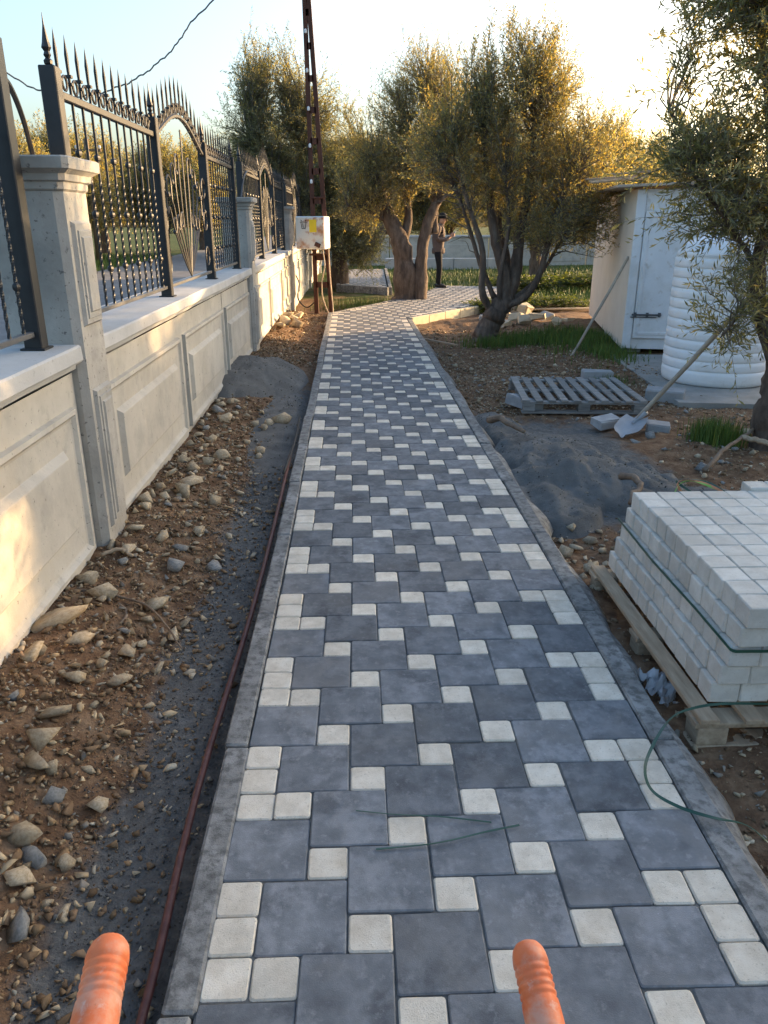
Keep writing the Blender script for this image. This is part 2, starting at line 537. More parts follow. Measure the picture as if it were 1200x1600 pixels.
def axis(parts):
    out = []
    for a, b, s in parts:
        out.append(np.arange(a, b, s))
    return np.concatenate(out)
gx = axis([(-170, -30, 14), (-30, -3, 1.5), (-3, -1.4, .2), (-1.4, -.36, .022), (-.36, .9, .09), (.9, 3.6, .024), (3.6, 6, .12), (6, 30, 1.2), (30, 175, 12)])
gy = axis([(-14, .4, .8), (.4, 3.4, .022), (3.4, 7, .03), (7, 12, .06), (12, 20, .14), (20, 44, .8), (44, 220, 10)])
XX, YY = np.meshgrid(gx, gy)
ZZ = G(XX, YY)
nx, ny = len(gx), len(gy)
idx = np.arange(nx * ny).reshape(ny, nx)
F = np.stack([idx[:-1, :-1], idx[:-1, 1:], idx[1:, 1:], idx[1:, :-1]], -1).reshape(-1, 4)
sandm = np.maximum(sst(-.86, -.58, XX + .10 * fbm(XX * 2, YY * 2, 2)) * (XX < 0) * sst(8.5, 6.5, YY), 0)
sandm = np.maximum(sandm, .55 * sst(1.35, 1.0, XX) * (XX > .5) * sst(8, 6, YY) * sst(3.5, 4.0, YY))
sandm = np.maximum(sandm, sst(2.35, 1.7, XX + .3 * fbm(XX * 2, YY * 2, 2)) * (XX > .5) * sst(3.6, 4.1, YY) * sst(6.8, 5.9, YY) * .8)
grassm = np.clip(sst(14.5, 19, YY) * .75 + fbm(XX * .35, YY * .35, 3) * .5 * sst(12, 16, YY), 0, 1)
grassm = np.maximum(grassm, .8 * sst(-7, -9, XX))
grassm = np.maximum(grassm, .75 * np.exp(-((XX - 2.5) ** 2 / .5 + (YY - 10.7) ** 2 / .5)))
grassm = np.maximum(grassm, .7 * np.exp(-((XX - .3) ** 2 / .6 + (YY - 15.6) ** 2 / .7)))
t = np.stack([sandm * 1.0, grassm, np.zeros_like(XX)], -1).reshape(-1, 3)
kind(obj('ground', npmesh('ground', np.stack([XX, YY, ZZ], -1).reshape(-1, 3), F, M['soil'], True, t)), 'structure')

# street beyond the wall
mb = MB()
ys = np.linspace(-14, 120, 40)
V = []
for y in ys:
    V += [(-8.2 - .02 * y, y, -.135), (-1.72, y, -.135)]
mb.add(V, [(2 * i, 2 * i + 1, 2 * i + 3, 2 * i + 2) for i in range(len(ys) - 1)])
kind(mb.build('street', M['asphalt']), 'structure')

# ------------------------------------------------------------------ path with pavers
Y0, Y1 = .55, 13.4
branch = [(-.424, 13.38), (.50, 15.1), (1.28, 16.75), (2.0, 19.3), (3.7, 18.7), (3.1, 16.3), (2.36, 14.85), (.80, 12.62), (.775, 12.0), (.775, 11.6)]
def inside(poly, x, y):
    c = False
    n = len(poly)
    for i in range(n):
        x1, y1 = poly[i]
        x2, y2 = poly[(i + 1) % n]
        if (y1 > y) != (y2 > y) and x < (x2 - x1) * (y - y1) / (y2 - y1) + x1:
            c = not c
    return c
mb = MB()
ys = np.concatenate([np.linspace(Y0 - .3, 12.7, 40)])
V = []
for y in ys:
    b = float(bend(np.array(y)))
    V += [(-.338 + b, y, -.0065), (.864 + b, y, -.0065)]
mb.add(V, [(2 * i, 2 * i + 1, 2 * i + 3, 2 * i + 2) for i in range(len(ys) - 1)])
poly = [(-.338 + float(bend(np.array(12.7))), 12.7)] + branch[:8]
mb.add([(p[0], p[1], -.0095) for p in poly], [tuple(reversed(range(len(poly))))])
path = kind(mb.build('path', M['joint']), 'structure')

def paver_mesh(name, s, m, corner=.010, h=.06, gap=.0034, bev=.003):
    """a block with rounded upright corners and a chamfered top edge, top at z=0"""
    def ring(e, z, cr):
        out = []
        for qx, qy, a0 in ((1, 1, 0), (-1, 1, 90), (-1, -1, 180), (1, -1, 270)):
            for k in (0, 45, 90):
                a = rad(a0 + k)
                out.append((qx * (e - cr) + cr * math.cos(a), qy * (e - cr) + cr * math.sin(a), z))
        return out
    e = s / 2 - gap / 2
    rings = [ring(e, -h, corner), ring(e, -bev, corner), ring(e - bev, 0, corner)]
    V = sum(rings, [])
    n = 12
    F = [(j * n + i, j * n + (i + 1) % n, (j + 1) * n + (i + 1) % n, (j + 1) * n + i) for j in range(2) for i in range(n)]
    F.append(tuple(2 * n + i for i in range(n)))
    mb = MB()
    mb.add(V, F)
    return mb.mesh(name, m), V, F
dm, dV, dF = paver_mesh('dark_paver', .2, M['dark_paver'], .006)
wm, wV, wF = paver_mesh('white_paver', .1, M['white_paver'], .008, bev=.0038)

darks, whites = [], []
XL = -.338
def ok(cx, cy, half):
    """cell inside the straight strip, or inside the branch polygon"""
    if cy < 12.65:
        return XL - 1e-3 < cx - half and cx + half < XL + 1.2 + 1e-3 and cy > Y0
    return all(inside(branch2, cx + float(bend(np.array(cy))) + sx * half * .8, cy + sy * half * .8) for sx in (-1, 1) for sy in (-1, 1))
branch2 = branch[:8] + [(.785, 12.3), (-.42, 12.3)]
cover = set()
cells = []
for a in range(-40, 140):
    for b in range(-60, 140):
        i = 2 * a - b
        j = a + 2 * b
        if -3 <= i <= 42 and -8 <= j <= 195:
            cells.append((i, j))
# lower left cell of a dark block sits at (XL+.2+.1 i, 1.0+.1 j)
for i, j in cells:
    x = XL + .2 + .1 * i
    y = 1.0 + .1 * j
    if ok(x + .1, y + .1, .1):
        darks.append((x + .1, y + .1))
    else:
        for du in (0, 1):
            for dv in (0, 1):
                if ok(x + .05 + .1 * du, y + .05 + .1 * dv, .05):
                    whites.append((x + .05 + .1 * du, y + .05 + .1 * dv))
    if ok(x + .15, y + .25, .05):
        whites.append((x + .15, y + .25))
def lay(lst, mesh, name, V, F, m, limit):
    lst.sort(key=lambda p: p[0] ** 2 + p[1] ** 2)
    for (x, y) in lst[:limit]:
        b = float(bend(np.array(y)))
        o = bpy.data.objects.new(name, mesh)
        o.parent = path
        o.location = (x + b + R.gauss(0, .0009), y + R.gauss(0, .0009), R.gauss(0, .0013))
        o.rotation_euler = (R.gauss(0, .005), R.gauss(0, .005), R.gauss(0, .006) + R.choice((0, math.pi / 2, math.pi, -math.pi / 2)))
        col.objects.link(o)
    rest = lst[limit:]
    if rest:
        V = np.array(V)
        F0 = np.array([f for f in F if len(f) == 4])
        top = [f for f in F if len(f) != 4]
        VV, FF = [], []
        for k, (x, y) in enumerate(rest):
            b = float(bend(np.array(y)))
            dz = V[:, 0] * R.gauss(0, .008) + V[:, 1] * R.gauss(0, .008) + R.gauss(0, .0018)
            W = V + np.array([x + b, y, 0])
            W[:, 2] += dz
            FF += [tuple(int(q) + len(V) * k for q in f) for f in F]
            VV.append(W)
        VV = np.concatenate(VV)
        o = obj(name, npmesh(name, VV, FF, m), path)
        kind(o, 'stuff')
lay(darks, dm, 'dark_paver', dV, dF, M['dark_paver'], 298)
lay(whites, wm, 'white_paver', wV, wF, M['white_paver'], 298)

# kerbs: one stone of half a metre after another
def kerb_row(p0, p1, w, h, top, step, name, m, side, bev=.006, bent=True):
    L = math.hypot(p1[0] - p0[0], p1[1] - p0[1])
    n = max(1, round(L / step))
    ux, uy = (p1[0] - p0[0]) / L, (p1[1] - p0[1]) / L
    for k in range(n):
        s = (k + .5) * L / n
        x = p0[0] + ux * s
        y = p0[1] + uy * s
        if bent:
            x += float(bend(np.array(y)))
        mb = MB().box((0, 0, 0), (w, L / n - .006, h), bev=bev, jit=.0012)
        o = mb.build(name, m, kerb_parent, loc=(x + side * w / 2 + R.gauss(0, .002), y, top - h / 2 + R.gauss(0, .002)))
        o.rotation_euler = (0, 0, math.atan2(-ux, uy) - (.0086 if bent and y > 4 else 0) * -1 + R.gauss(0, .002))
kerb_parent = kind(obj('left_kerb', None), 'structure')
kerb_row((-.340, .25), (-.340, 13.42), .068, .16, .006, .8, 'kerb_stone', M['kerb'], -1)
kerb_parent = kind(obj('right_kerb', None), 'structure')
kerb_row((.866, .25), (.866, 12.55), .075, .16, .004, .8, 'kerb_stone', M['kerb'], 1)
# concrete haunch poured against the right kerb
mb = MB()
ys = np.linspace(.25, 12.3, 240)
V = []
for y in ys:
    b = float(bend(np.array(y)))
    w = .055 + .03 * float(fbm(np.array(y * 2.3), np.array(3.0))) * 2 - .02 * float(sst(4, 8, np.array(y)))
    z1 = -.012 + .008 * float(vn(np.array(y * 9), np.array(1.0)))
    V += [(.942 + b, y, z1), (.942 + w * .6 + b, y, z1 - .02), (.945 + w * 1.5 + b, y, -.11), (.942 + b, y, -.16)]
nr = len(ys)
F = [(4 * i + k, 4 * i + k + 1, 4 * i + 5 + k, 4 * i + 4 + k) for i in range(nr - 1) for k in range(3)]
mb.add(V, F)
mb.build('concrete_haunch', M['kerb'], kerb_parent, True)
# kerb where the path turns, its concrete yellowed to suggest low sun
kerb_parent = kind(obj('turning_kerb', None), 'structure')
def turn(p0, p1, n, w, h, top, m):
    L = math.hypot(p1[0] - p0[0], p1[1] - p0[1])
    a = math.atan2(p1[1] - p0[1], p1[0] - p0[0])
    for k in range(n):
        s = (k + .5) / n
        o = MB().box((0, 0, 0), (L / n - .012, w, h), bev=.007, jit=.003).build('kerb_stone', m, kerb_parent, loc=(p0[0] + (p1[0] - p0[0]) * s, p0[1] + (p1[1] - p0[1]) * s, top - h / 2 + R.gauss(0, .003)))
        o.rotation_euler = (0, 0, a + R.gauss(0, .01))
turn((.84, 12.50), (2.40, 14.72), 5, .075, .26, .012, M['kerb_pale'])
turn((2.42, 14.78), (3.2, 16.25), 3, .075, .26, .012, M['kerb_pale'])
turn((-.45, 13.46), (.47, 15.14), 4, .07, .22, -.002, M['kerb'])
turn((.49, 15.2), (1.25, 16.78), 4, .07, .22, -.002, M['kerb'])

# raised side path behind the olive trees
sp = kind(obj('side_path', None), 'structure')
quad = [(-.40, 19.3), (.70, 18.55), (.86, 26.2), (-.28, 26.0)]
MB().prism(quad, -.30, -.012).build('path_bed', M['slab'], sp)
VV, FF, k = [], [], 0
mbp = MB()
bl = MB()
# same pattern of blocks, all joined: too small to pick apart
for i, j in [(2 * a - b, a + 2 * b) for a in range(-40, 60) for b in range(-30, 60)]:
    x = -.4 + .1 * i
    y = 18.6 + .1 * j
    if all(inside(quad, x + q, y + w) for q in (0.01, .19) for w in (.01, .19)):
        bl.add(np.array(dV) + np.array([x + .1, y + .1, 0]), dF)
    if all(inside(quad, x + .15 + q, y + .25 + w) for q in (-.04, .04) for w in (-.04, .04)):
        mbp.add(np.array(wV) + np.array([x + .15, y + .25, 0]), wF)
kind(mbp.build('white_paver', M['white_paver'], sp), 'stuff')
kind(bl.build('dark_paver', M['dark_paver'], sp), 'stuff')
kerb_parent = sp
turn((-.46, 19.28), (.72, 18.46), 3, .08, .32, .02, M['kerb'])
turn((.77, 18.6), (.93, 26.2), 8, .08, .28, .015, M['kerb'])
turn((-.47, 19.4), (-.35, 26.0), 8, .08, .28, .015, M['kerb'])
# ------------------------------------------------------------------ garden wall
XW = -1.24
PIT = 5.73
P0 = 3.37
wall = thing('boundary_wall', 'long pale concrete garden wall of moulded panels with square pillars beside the path', 'wall', (-1.4, 3.5, 0))
def wpart(mb, name, m, parent=None, smooth=False):
    o = mb.build(name, m, parent or wall, smooth)
    if parent is None:
        o.location = (1.4, -3.5, 0)
    return o

def frustum(mb, y0, y1, z0, z1, x0, x1, bev):
    V = [(x0, y0, z0), (x0, y1, z0), (x0, y1, z1), (x0, y0, z1),
         (x1, y0 + bev, z0 + bev), (x1, y1 - bev, z0 + bev), (x1, y1 - bev, z1 - bev), (x1, y0 + bev, z1 - bev)]
    F = [(4, 5, 6, 7), (0, 1, 5, 4), (1, 2, 6, 5), (2, 3, 7, 6), (3, 0, 4, 7)]
    mb.add(V, F)

def panel_face(mb, ya, yb, za, zb, X):
    """one cast panel: flat rim, stepped ogee frame, raised centre field"""
    # rim as four strips around the frame
    a, b = .075, .105
    fy0, fy1, fz0, fz1 = ya + a, yb - a, za + b, zb - b - .03
    for q in ([(X, ya, za), (X, yb, za), (X, fy1, fz0), (X, fy0, fz0)], [(X, yb, za), (X, yb, zb), (X, fy1, fz1), (X, fy1, fz0)],
              [(X, yb, zb), (X, ya, zb), (X, fy0, fz1), (X, fy1, fz1)], [(X, ya, zb), (X, ya, za), (X, fy0, fz0), (X, fy0, fz1)]):
        mb.add(q, [(0, 1, 2, 3)])
    def ring(y0, y1, z0, z1, xa, y2, y3, z2, z3, xb):
        A = [(xa, y0, z0), (xa, y1, z0), (xa, y1, z1), (xa, y0, z1)]
        B = [(xb, y2, z2), (xb, y3, z2), (xb, y3, z3), (xb, y2, z3)]
        mb.add(A + B, [(0, 1, 5, 4), (1, 2, 6, 5), (2, 3, 7, 6), (3, 0, 4, 7)])
    lv = [(0, 0), (.004, .024), (.024, .026), (.040, .010), (.052, .006), (.150, .002), (.154, .004), (.176, .028), (.182, .030)]
    for (i0, x0), (i1, x1) in zip(lv[:-1], lv[1:]):
        ring(fy0 + i0, fy1 - i0, fz0 + i0, fz1 - i0, X + x0, fy0 + i1, fy1 - i1, fz0 + i1, fz1 - i1, X + x1)
    i, x = lv[-1]
    mb.add([(X + x, fy0 + i, fz0 + i), (X + x, fy1 - i, fz0 + i), (X + x, fy1 - i, fz1 - i), (X + x, fy0 + i, fz1 - i)], [(0, 1, 2, 3)])

pill = [P0 + PIT * k for k in range(-1, 5)]
for k, p in enumerate(pill[:-1]):
    ya, yb = p + .30, p + PIT
    n = 3
    for c in range(n):
        y0 = ya + (yb - ya) * c / n + .004
        y1 = ya + (yb - ya) * (c + 1) / n - .004
        mb = MB()
        X = XW + R.gauss(0, .002)
        panel_face(mb, y0, y1, -.06, .845, X)
        mb.box(((X - 1.56) / 2, (y0 + y1) / 2, -.23), (X + 1.56, y1 - y0, .34))
        mb.add([(X, y0, -.06), (X, y0, .845), (-1.56, y0, .845), (-1.56, y0, -.06)], [(0, 1, 2, 3)])
        mb.add([(X, y1, -.06), (-1.56, y1, -.06), (-1.56, y1, .845), (X, y1, .845)], [(0, 1, 2, 3)])
        mb.add([(-1.56, y0, -.06), (-1.56, y0, .845), (-1.56, y1, .845), (-1.56, y1, -.06)], [(0, 1, 2, 3)])
        wpart(mb, 'wall_panel', M['concrete'])
    mb = MB()
    prof = [(-1.59, .846), (-1.255, .846), (-1.222, .862), (-1.214, .888), (-1.190, .892), (-1.183, .902), (-1.185, .956), (-1.192, .964), (-1.40, .968), (-1.60, .964), (-1.60, .90)]
    n = len(prof)
    ys = np.linspace(ya + .002, yb - .002, 30)
    V = []
    for y in ys:
        jz = .004 * float(vn(np.array(y * 3.1), np.array(7.0)))
        for (x, z) in prof:
            V.append((x + .004 * float(vn(np.array(y * 5.1 + z * 60), np.array(2.0))), y, z + jz))
    F = [(i * n + q, i * n + (q + 1) % n, (i + 1) * n + (q + 1) % n, (i + 1) * n + q) for i in range(len(ys) - 1) for q in range(n)]
    F += [tuple(range(n)), tuple(reversed([(len(ys) - 1) * n + q for q in range(n)]))]
    F = [tuple(reversed(f)) for f in F]
    mb.add(V, F)
    wpart(mb, 'coping', M['coping'])
for p in pill:
    y0, y1 = p, p + .30
    c = .035
    mb = MB()
    poly = [(-1.48, y0), (-1.18 - c, y0), (-1.18, y0 + c * .6), (-1.18, y1), (-1.48, y1)]
    mb.prism(poly, -.4, 1.572)
    for (z0, z1) in ((.10, .76), (1.03, 1.46)):
        frustum(mb, y0 + .05, y1 - .025, z0, z1, -1.181, -1.164, .012)
        frustum(mb, y0 + .078, y1 - .053, z0 + .03, z1 - .035, -1.166, -1.158, .004)
        frustum(mb, y0 + .098, y1 - .073, z0 + .055, z1 - .06, -1.160, -1.150, .008)
    o = wpart(mb, 'pillar', M['pillar'])
    mb = MB()
    cx, cy = -1.33, p + .15
    prof = [(.150, 1.573), (.158, 1.580), (.160, 1.606), (.172, 1.612), (.176, 1.636), (.196, 1.650), (.204, 1.654), (.206, 1.694), (.198, 1.700)]
    V = []
    for e, z in prof:
        V += [(cx - e, cy - e, z), (cx + e - .02, cy - e, z), (cx + e, cy - e + .02, z), (cx + e, cy + e, z), (cx - e, cy + e, z)]
    n = 5
    F = [(j * n + i, j * n + (i + 1) % n, (j + 1) * n + (i + 1) % n, (j + 1) * n + i) for j in range(len(prof) - 1) for i in range(n)]
    F += [tuple(reversed(range(n))), tuple((len(prof) - 1) * n + i for i in range(n))]
    mb.add(V, F)
    mb.build('cap', M['pillar'], o)
    o2 = MB().box((-1.375, y0 - .004, 1.50), (.05, .006, .035), bev=.002).build('bracket', M['iron'], o)

# ------------------------------------------------------------------ iron fence
XF = -1.32
ZB, ZT = 1.03, 1.985
def spike_mesh(mb, x, y, z, w=.010, h=.15):
    V = [(x - w * .5, y - w * .6, z), (x + w * .5, y - w * .6, z), (x + w * .5, y + w * .6, z), (x - w * .5, y + w * .6, z),
         (x - w * .55, y - w * 1.0, z + h * .45), (x + w * .55, y - w * 1.0, z + h * .45), (x + w * .55, y + w * 1.0, z + h * .45), (x - w * .55, y + w * 1.0, z + h * .45), (x, y, z + h)]
    mb.add(V, [(0, 1, 5, 4), (1, 2, 6, 5), (2, 3, 7, 6), (3, 0, 4, 7), (4, 5, 8), (5, 6, 8), (6, 7, 8), (7, 4, 8), (3, 2, 1, 0)])
def knot(mb, y, z, r=.017):
    mb.lathe([(.007, -r), (r * .9, -r * .55), (r, 0), (r * .9, r * .55), (.007, r)], (0, y, z), 6)
def bar_mesh(knots, top=2.10, bottom=ZB, twist=True):
    mb = MB()
    w = .0058
    V, F = [], []
    zs = list(np.arange(bottom, bottom + .62, .01)) + [bottom + .62, top]
    for i, z in enumerate(zs):
        a = rad(22.5) * i if twist and i < len(zs) - 2 else rad(45)
        for q in range(4):
            V.append((w * 1.3 * math.cos(a + q * math.pi / 2), w * 1.3 * math.sin(a + q * math.pi / 2), z))
    for i in range(len(zs) - 1):
        F += [(4 * i + q, 4 * i + (q + 1) % 4, 4 * i + 4 + (q + 1) % 4, 4 * i + 4 + q) for q in range(4)]
    mb.add(V, F)
    for z in knots:
        knot(mb, 0, z)
    mb.box((0, 0, top - .05), (.028, .028, .012))
    mb.box((0, 0, top - .018), (.028, .028, .012))
    spike_mesh(mb, 0, 0, top, .011, .155)
    return mb.mesh('bar', M['iron'])
bar_a = bar_mesh([1.22, 1.76])
bar_b = bar_mesh([1.49])
post_m = MB().box((0, 0, 0), (.072, .072, 1.12), bev=.004).mesh('post', M['iron'])
fin_m = MB().lathe([(.008, 0), (.018, .008), (.020, .02), (.010, .03), (.017, .042), (.012, .055), (.022, .07), (.016, .09), (.004, .155), (.001, .2)], seg=8).mesh('finial', M['iron'])
foot_m = MB().box((0, 0, 0), (.10, .10, .008), bev=.002).mesh('foot_plate', M['iron'])
def ring_mesh(r, t=.006, n=14, frac=1.0):
    a = np.linspace(0, 2 * math.pi * frac, n, endpoint=frac < 1)
    pts = [(0, r * math.cos(q), r * math.sin(q)) for q in a]
    mb = MB().tube(pts, t, 5, closed=frac >= 1)
    return mb.mesh('scroll', M['iron'])
sc_m = ring_mesh(.030)
cs_m = ring_mesh(.045, .006, 12, .55)
def crv(pts, n=18):
    """Catmull-Rom through the points"""
    P = [np.array(p, float) for p in pts]
    P = [2 * P[0] - P[1]] + P + [2 * P[-1] - P[-2]]
    out = []
    for i in range(1, len(P) - 2):
        for t in np.linspace(0, 1, max(3, n // (len(P) - 3)), endpoint=False):
            a, b, c, d = P[i - 1], P[i], P[i + 1], P[i + 2]
            out.append(.5 * ((2 * b) + (c - a) * t + (2 * a - 5 * b + 4 * c - d) * t * t + (3 * b - a - 3 * c + d) * t ** 3))
    out.append(P[-2])
    return np.array(out)

def fence(label, ya, posts, arch, yb, rail_last=True):
    f = thing('iron_fence', label, 'fence', (XF, ya, 0))
    P = lambda name, me, y, z, x=0: obj(name, me, f, (x, y - ya, z))
    for y in posts:
        P('post', post_m, y, .965 + .56)
        P('finial', fin_m, y, .965 + 1.12)
        P('foot_plate', foot_m, y, .970)
    pairs = list(zip(posts[:-1], posts[1:]))
    for si, (y0, y1) in enumerate(pairs):
        L = y1 - y0
        ym = (y0 + y1) / 2
        is_arch = si == arch
        rise = .20 if is_arch else 0
        def zt(y):
            t = (y - y0) / L
            return ZT + rise * (math.sin(math.pi * t) ** 1.3)
        yy = np.linspace(y0 + .036, y1 - .036, 17 if is_arch else 2)
        o = MB().box((0, 0, 0), (.030, L - .075, .022), bev=.003).build('bottom_rail', M['iron_pale'], f, loc=(0, ym - ya, ZB))
        if is_arch:
            mb = MB().tube([(0, y - ya, zt(y)) for y in yy], .017, 6)
            mb.build('top_rail', M['iron'], f)
        else:
            MB().box((0, 0, 0), (.034, L - .075, .034), bev=.004).build('top_rail', M['iron'], f, loc=(0, ym - ya, ZT))
        n = 12
        for k in range(n):
            y = y0 + .036 + (L - .072) * (k + .5) / n
            dz = zt(y) - ZT
            if is_arch:
                mb = MB().tube([(0, 0, zt(y) - .02), (0, 0, 2.10 + dz)], .0085, 4)
                mb.box((0, 0, 2.05 + dz), (.028, .028, .012))
                spike_mesh(mb, 0, 0, 2.10 + dz, .011, .155)
                mb.build('bar', M['iron'], f, loc=(0, y - ya, 0))
            else:
                P('bar', bar_a if k % 2 else bar_b, y, 0)
            P('scroll', sc_m, y + (L - .072) / n * .5 if k < n - 1 else y, 2.045 + dz)
        if is_arch:
            root = (0, ym - ya, ZB + .02)
            for k in range(-4, 5):
                s = k / 4.0
                sg = 1 if k >= 0 else -1
                h = 1.90 - .30 * abs(s) ** 1.4
                wd = (.40 * L - .07) * s
                r = .06
                pts = [root, (0, root[1] + wd * .30, ZB + .13), (0, root[1] + wd * .70, ZB + .34), (0, root[1] + wd * .90, ZB + .52), (0, root[1] + wd, h - .10)]
                if k == 0:
                    pts.append((0, root[1], 2.10))
                else:
                    cy = root[1] + wd + sg * r
                    for a in (165, 125, 90, 55, 20, -15):
                        pts.append((0, cy + sg * r * math.cos(rad(a)), h + r * math.sin(rad(a)) - (.05 if a < 0 else 0)))
                mb = MB().tube(crv(pts, 40), .0068, 5)
                if k:
                    mb.lathe([(.004, -.024), (.018, -.012), (.020, 0), (.012, .014), (.004, .02)], pts[-1], 7)
                mb.build('scroll_bar', M['iron'], f)
            for k in (-3, -2, -1, 1, 2, 3):
                s = k / 3.0
                sg = 1 if k > 0 else -1
                wd = .22 * L * s
                r = .04
                h = 1.50 - .06 * abs(s)
                pts = [(0, root[1] + wd * .15, ZB + .06), (0, root[1] + wd * .55, ZB + .22), (0, root[1] + wd, h - .08)]
                cy = root[1] + wd + sg * r
                for a in (150, 90, 30, -20):
                    pts.append((0, cy + sg * r * math.cos(rad(a)), h + r * math.sin(rad(a)) - (.04 if a < 0 else 0)))
                mb = MB().tube(crv(pts, 30), .006, 5)
                mb.lathe([(.004, -.02), (.015, -.01), (.016, 0), (.004, .016)], pts[-1], 7)
                mb.build('scroll_bar', M['iron'], f)
            rm = ring_mesh(.075, .008, 18)
            for (yy2, z) in ((y0 + .12, 1.17), (y1 - .12, 1.17), (y0 + .115, 1.46), (y1 - .115, 1.46), (y0 + .11, 1.72), (y1 - .11, 1.72)):
                P('scroll', rm, yy2, z)
    return f
fence('black iron fence section at the left edge, ending against the nearest pillar', .0, [-1.75, .05, 1.55, 3.24], 1, 3.3)
fence('black spiked iron fence section between the two nearest pillars with an arched lyre middle', 3.8, [3.83, 5.59, 7.33, 8.92], 1, 8.95)
fence('black iron fence section beyond the second pillar, its bars glinting gold in low sun', 9.5, [9.56, 11.3, 13.05, 14.68], 1, 14.7)
fence('farthest black iron fence section, dark against trees beyond the third pillar', 15.2, [15.28, 17.0, 18.75, 20.4], 1, 20.5)
# stays bent like bows between the fence posts over each pillar
for (p, lab) in ((P0, 'curved iron stay bowed over the cap of the nearest pillar'), (P0 + PIT, 'curved iron stay arching over the second pillar in front of gold lit bars')):
    pts = crv([(XF, p - .12, 1.98), (XF - .02, p + .05, 1.95), (XF - .06, p + .25, 1.84), (XF - .1, p + .42, 1.64)] if p == P0 else [(XF + .05, p + .12, 1.70), (XF + .04, p + .5, 1.92), (XF + .02, p + 1.1, 2.02), (XF, p + 1.9, 2.0)], 18)
    tag(MB().tube(pts, .011, 6).build('curved_stay', M['iron']), lab, 'stay')

# ------------------------------------------------------------------ sand heaps
def heap(name, label, x0, x1, y0, y1, fn, nx=90, ny=90):
    xs = np.linspace(x0, x1, nx)
    ys = np.linspace(y0, y1, ny)
    A, B = np.meshgrid(xs, ys)
    Z = fn(A, B)
    idx = np.arange(nx * ny).reshape(ny, nx)
    F = np.stack([idx[:-1, :-1], idx[:-1, 1:], idx[1:, 1:], idx[1:, :-1]], -1).reshape(-1, 4)
    return tag(obj(name, npmesh(name, np.stack([A, B, Z], -1).reshape(-1, 3), F, M['sand'], True)), label, 'sand heap')
def left_heap(x, y):
    r = ((x + 1.12) / .62) ** 2 + ((y - 7.75 - .25 * (x + .8)) / .95) ** 2
    h = np.maximum(0, 1 - r) ** .6
    r2 = ((x + .62) / .26) ** 2 + ((y - 6.0) / 1.6) ** 2
    h2 = np.maximum(0, 1 - r2)
    return G(x, y) - .03 + .17 * h + .05 * h2 + .05 * fbm(x * 3.5, y * 3.5, 4) * np.minimum(1, 3 * h) + .012 * (h + h2 > 0)
heap('sand_heap', 'heap of fine grey sand against the wall left of the path', -1.26, -.405, 4.4, 9.0, left_heap)
def right_heap(x, y):
    def e(cx, cy, rx, ry):
        return np.maximum(0, 1 - ((x - cx) / rx) ** 2 - ((y - cy) / ry) ** 2)
    h = .15 * e(1.30, 5.0, .42, .62) ** .8 + .13 * e(1.62, 4.55, .40, .5) ** .8 + .10 * e(1.15, 4.3, .30, .6) + .07 * e(1.95, 4.2, .5, .45) + .09 * e(1.12, 6.0, .25, .6)
    h = .66 * h - .05 * e(1.50, 4.85, .12, .16) - .04 * e(1.2, 4.75, .1, .2)
    cov = sst(.004, .03, h)
    return G(x, y) - .02 + h * 1.0 + .022 * cov + .085 * cov * np.abs(fbm(x * 4.0 + .6 * y, y * 2.6 - x, 3)) + .006 * vn(x * 40, y * 40) * cov
heap('sand_heap', 'dug over heap of fine grey sand on the bare earth right of the path', .955, 2.6, 3.3, 6.9, right_heap, 120, 180)

def surf(x, y):
    z = float(G(np.array(x), np.array(y)))
    if -1.24 < x < -.41 and 4.4 < y < 9.0:
        z = max(z, float(left_heap(np.array(x), np.array(y))))
    if .96 < x < 2.6 and 3.3 < y < 6.9:
        z = max(z, float(right_heap(np.array(x), np.array(y))))
    return z

# ------------------------------------------------------------------ stones
def hull(n, seed, flat=(1, .75, .55)):
    r = np.random.default_rng(seed)
    p = r.normal(size=(n, 3))
    p /= np.linalg.norm(p, axis=1)[:, None]
    p *= (0.8 + .35 * r.random((n, 1))) * np.array(flat) * .5
    bm = bmesh.new()
    for q in p:
        bm.verts.new(q)
    res = bmesh.ops.convex_hull(bm, input=bm.verts)
    bmesh.ops.delete(bm, geom=list({g for g in res['geom_interior'] + res['geom_unused'] if isinstance(g, bmesh.types.BMVert)}), context='VERTS')
    bmesh.ops.triangulate(bm, faces=bm.faces)
    bm.verts.index_update()
    V = np.array([v.co[:] for v in bm.verts])
    F = np.array([[v.index for v in f.verts] for f in bm.faces])
    bm.free()
    return V, F
small = [hull(7 + k % 3, 100 + k, (1, .72, .45)) for k in range(10)]
TINTS = np.array([(.40, .33, .235), (.33, .25, .16), (.46, .41, .33), (.25, .17, .10), (.24, .225, .205), (.22, .15, .095), (.15, .10, .062), (.18, .125, .08)])
def scatter(name, pts, sizes, probs, tint_scale=1.0, tints=TINTS, m=None, hf=None):
    VV, FF, TT = [], [], []
    off = 0
    probs = np.array(probs) / np.sum(probs)
    zz = (hf or G)(pts[:, 0], pts[:, 1])
    for (x, y), s, z in zip(pts, sizes, zz):
        V, F = small[rng.integers(len(small))]
        q = Quaternion(rng.normal(size=4)).normalized() if s < .025 else Euler((rng.normal() * .35, rng.normal() * .35, rng.random() * 6.3)).to_quaternion()
        Mx = np.array(q.to_matrix())
        W = (V * s) @ Mx.T
        W = W + np.array([x, y, z + s * (.10 + .12 * rng.random())])
        VV.append(W)
        FF.append(F + off)
        off += len(V)
        c = tints[rng.choice(len(tints), p=probs)] * (.75 + .5 * rng.random())
        TT.append(np.broadcast_to(c, V.shape))
    return kind(obj(name, npmesh(name, np.concatenate(VV), np.concatenate(FF), m or M['rock'], False, np.concatenate(TT))), 'stuff')
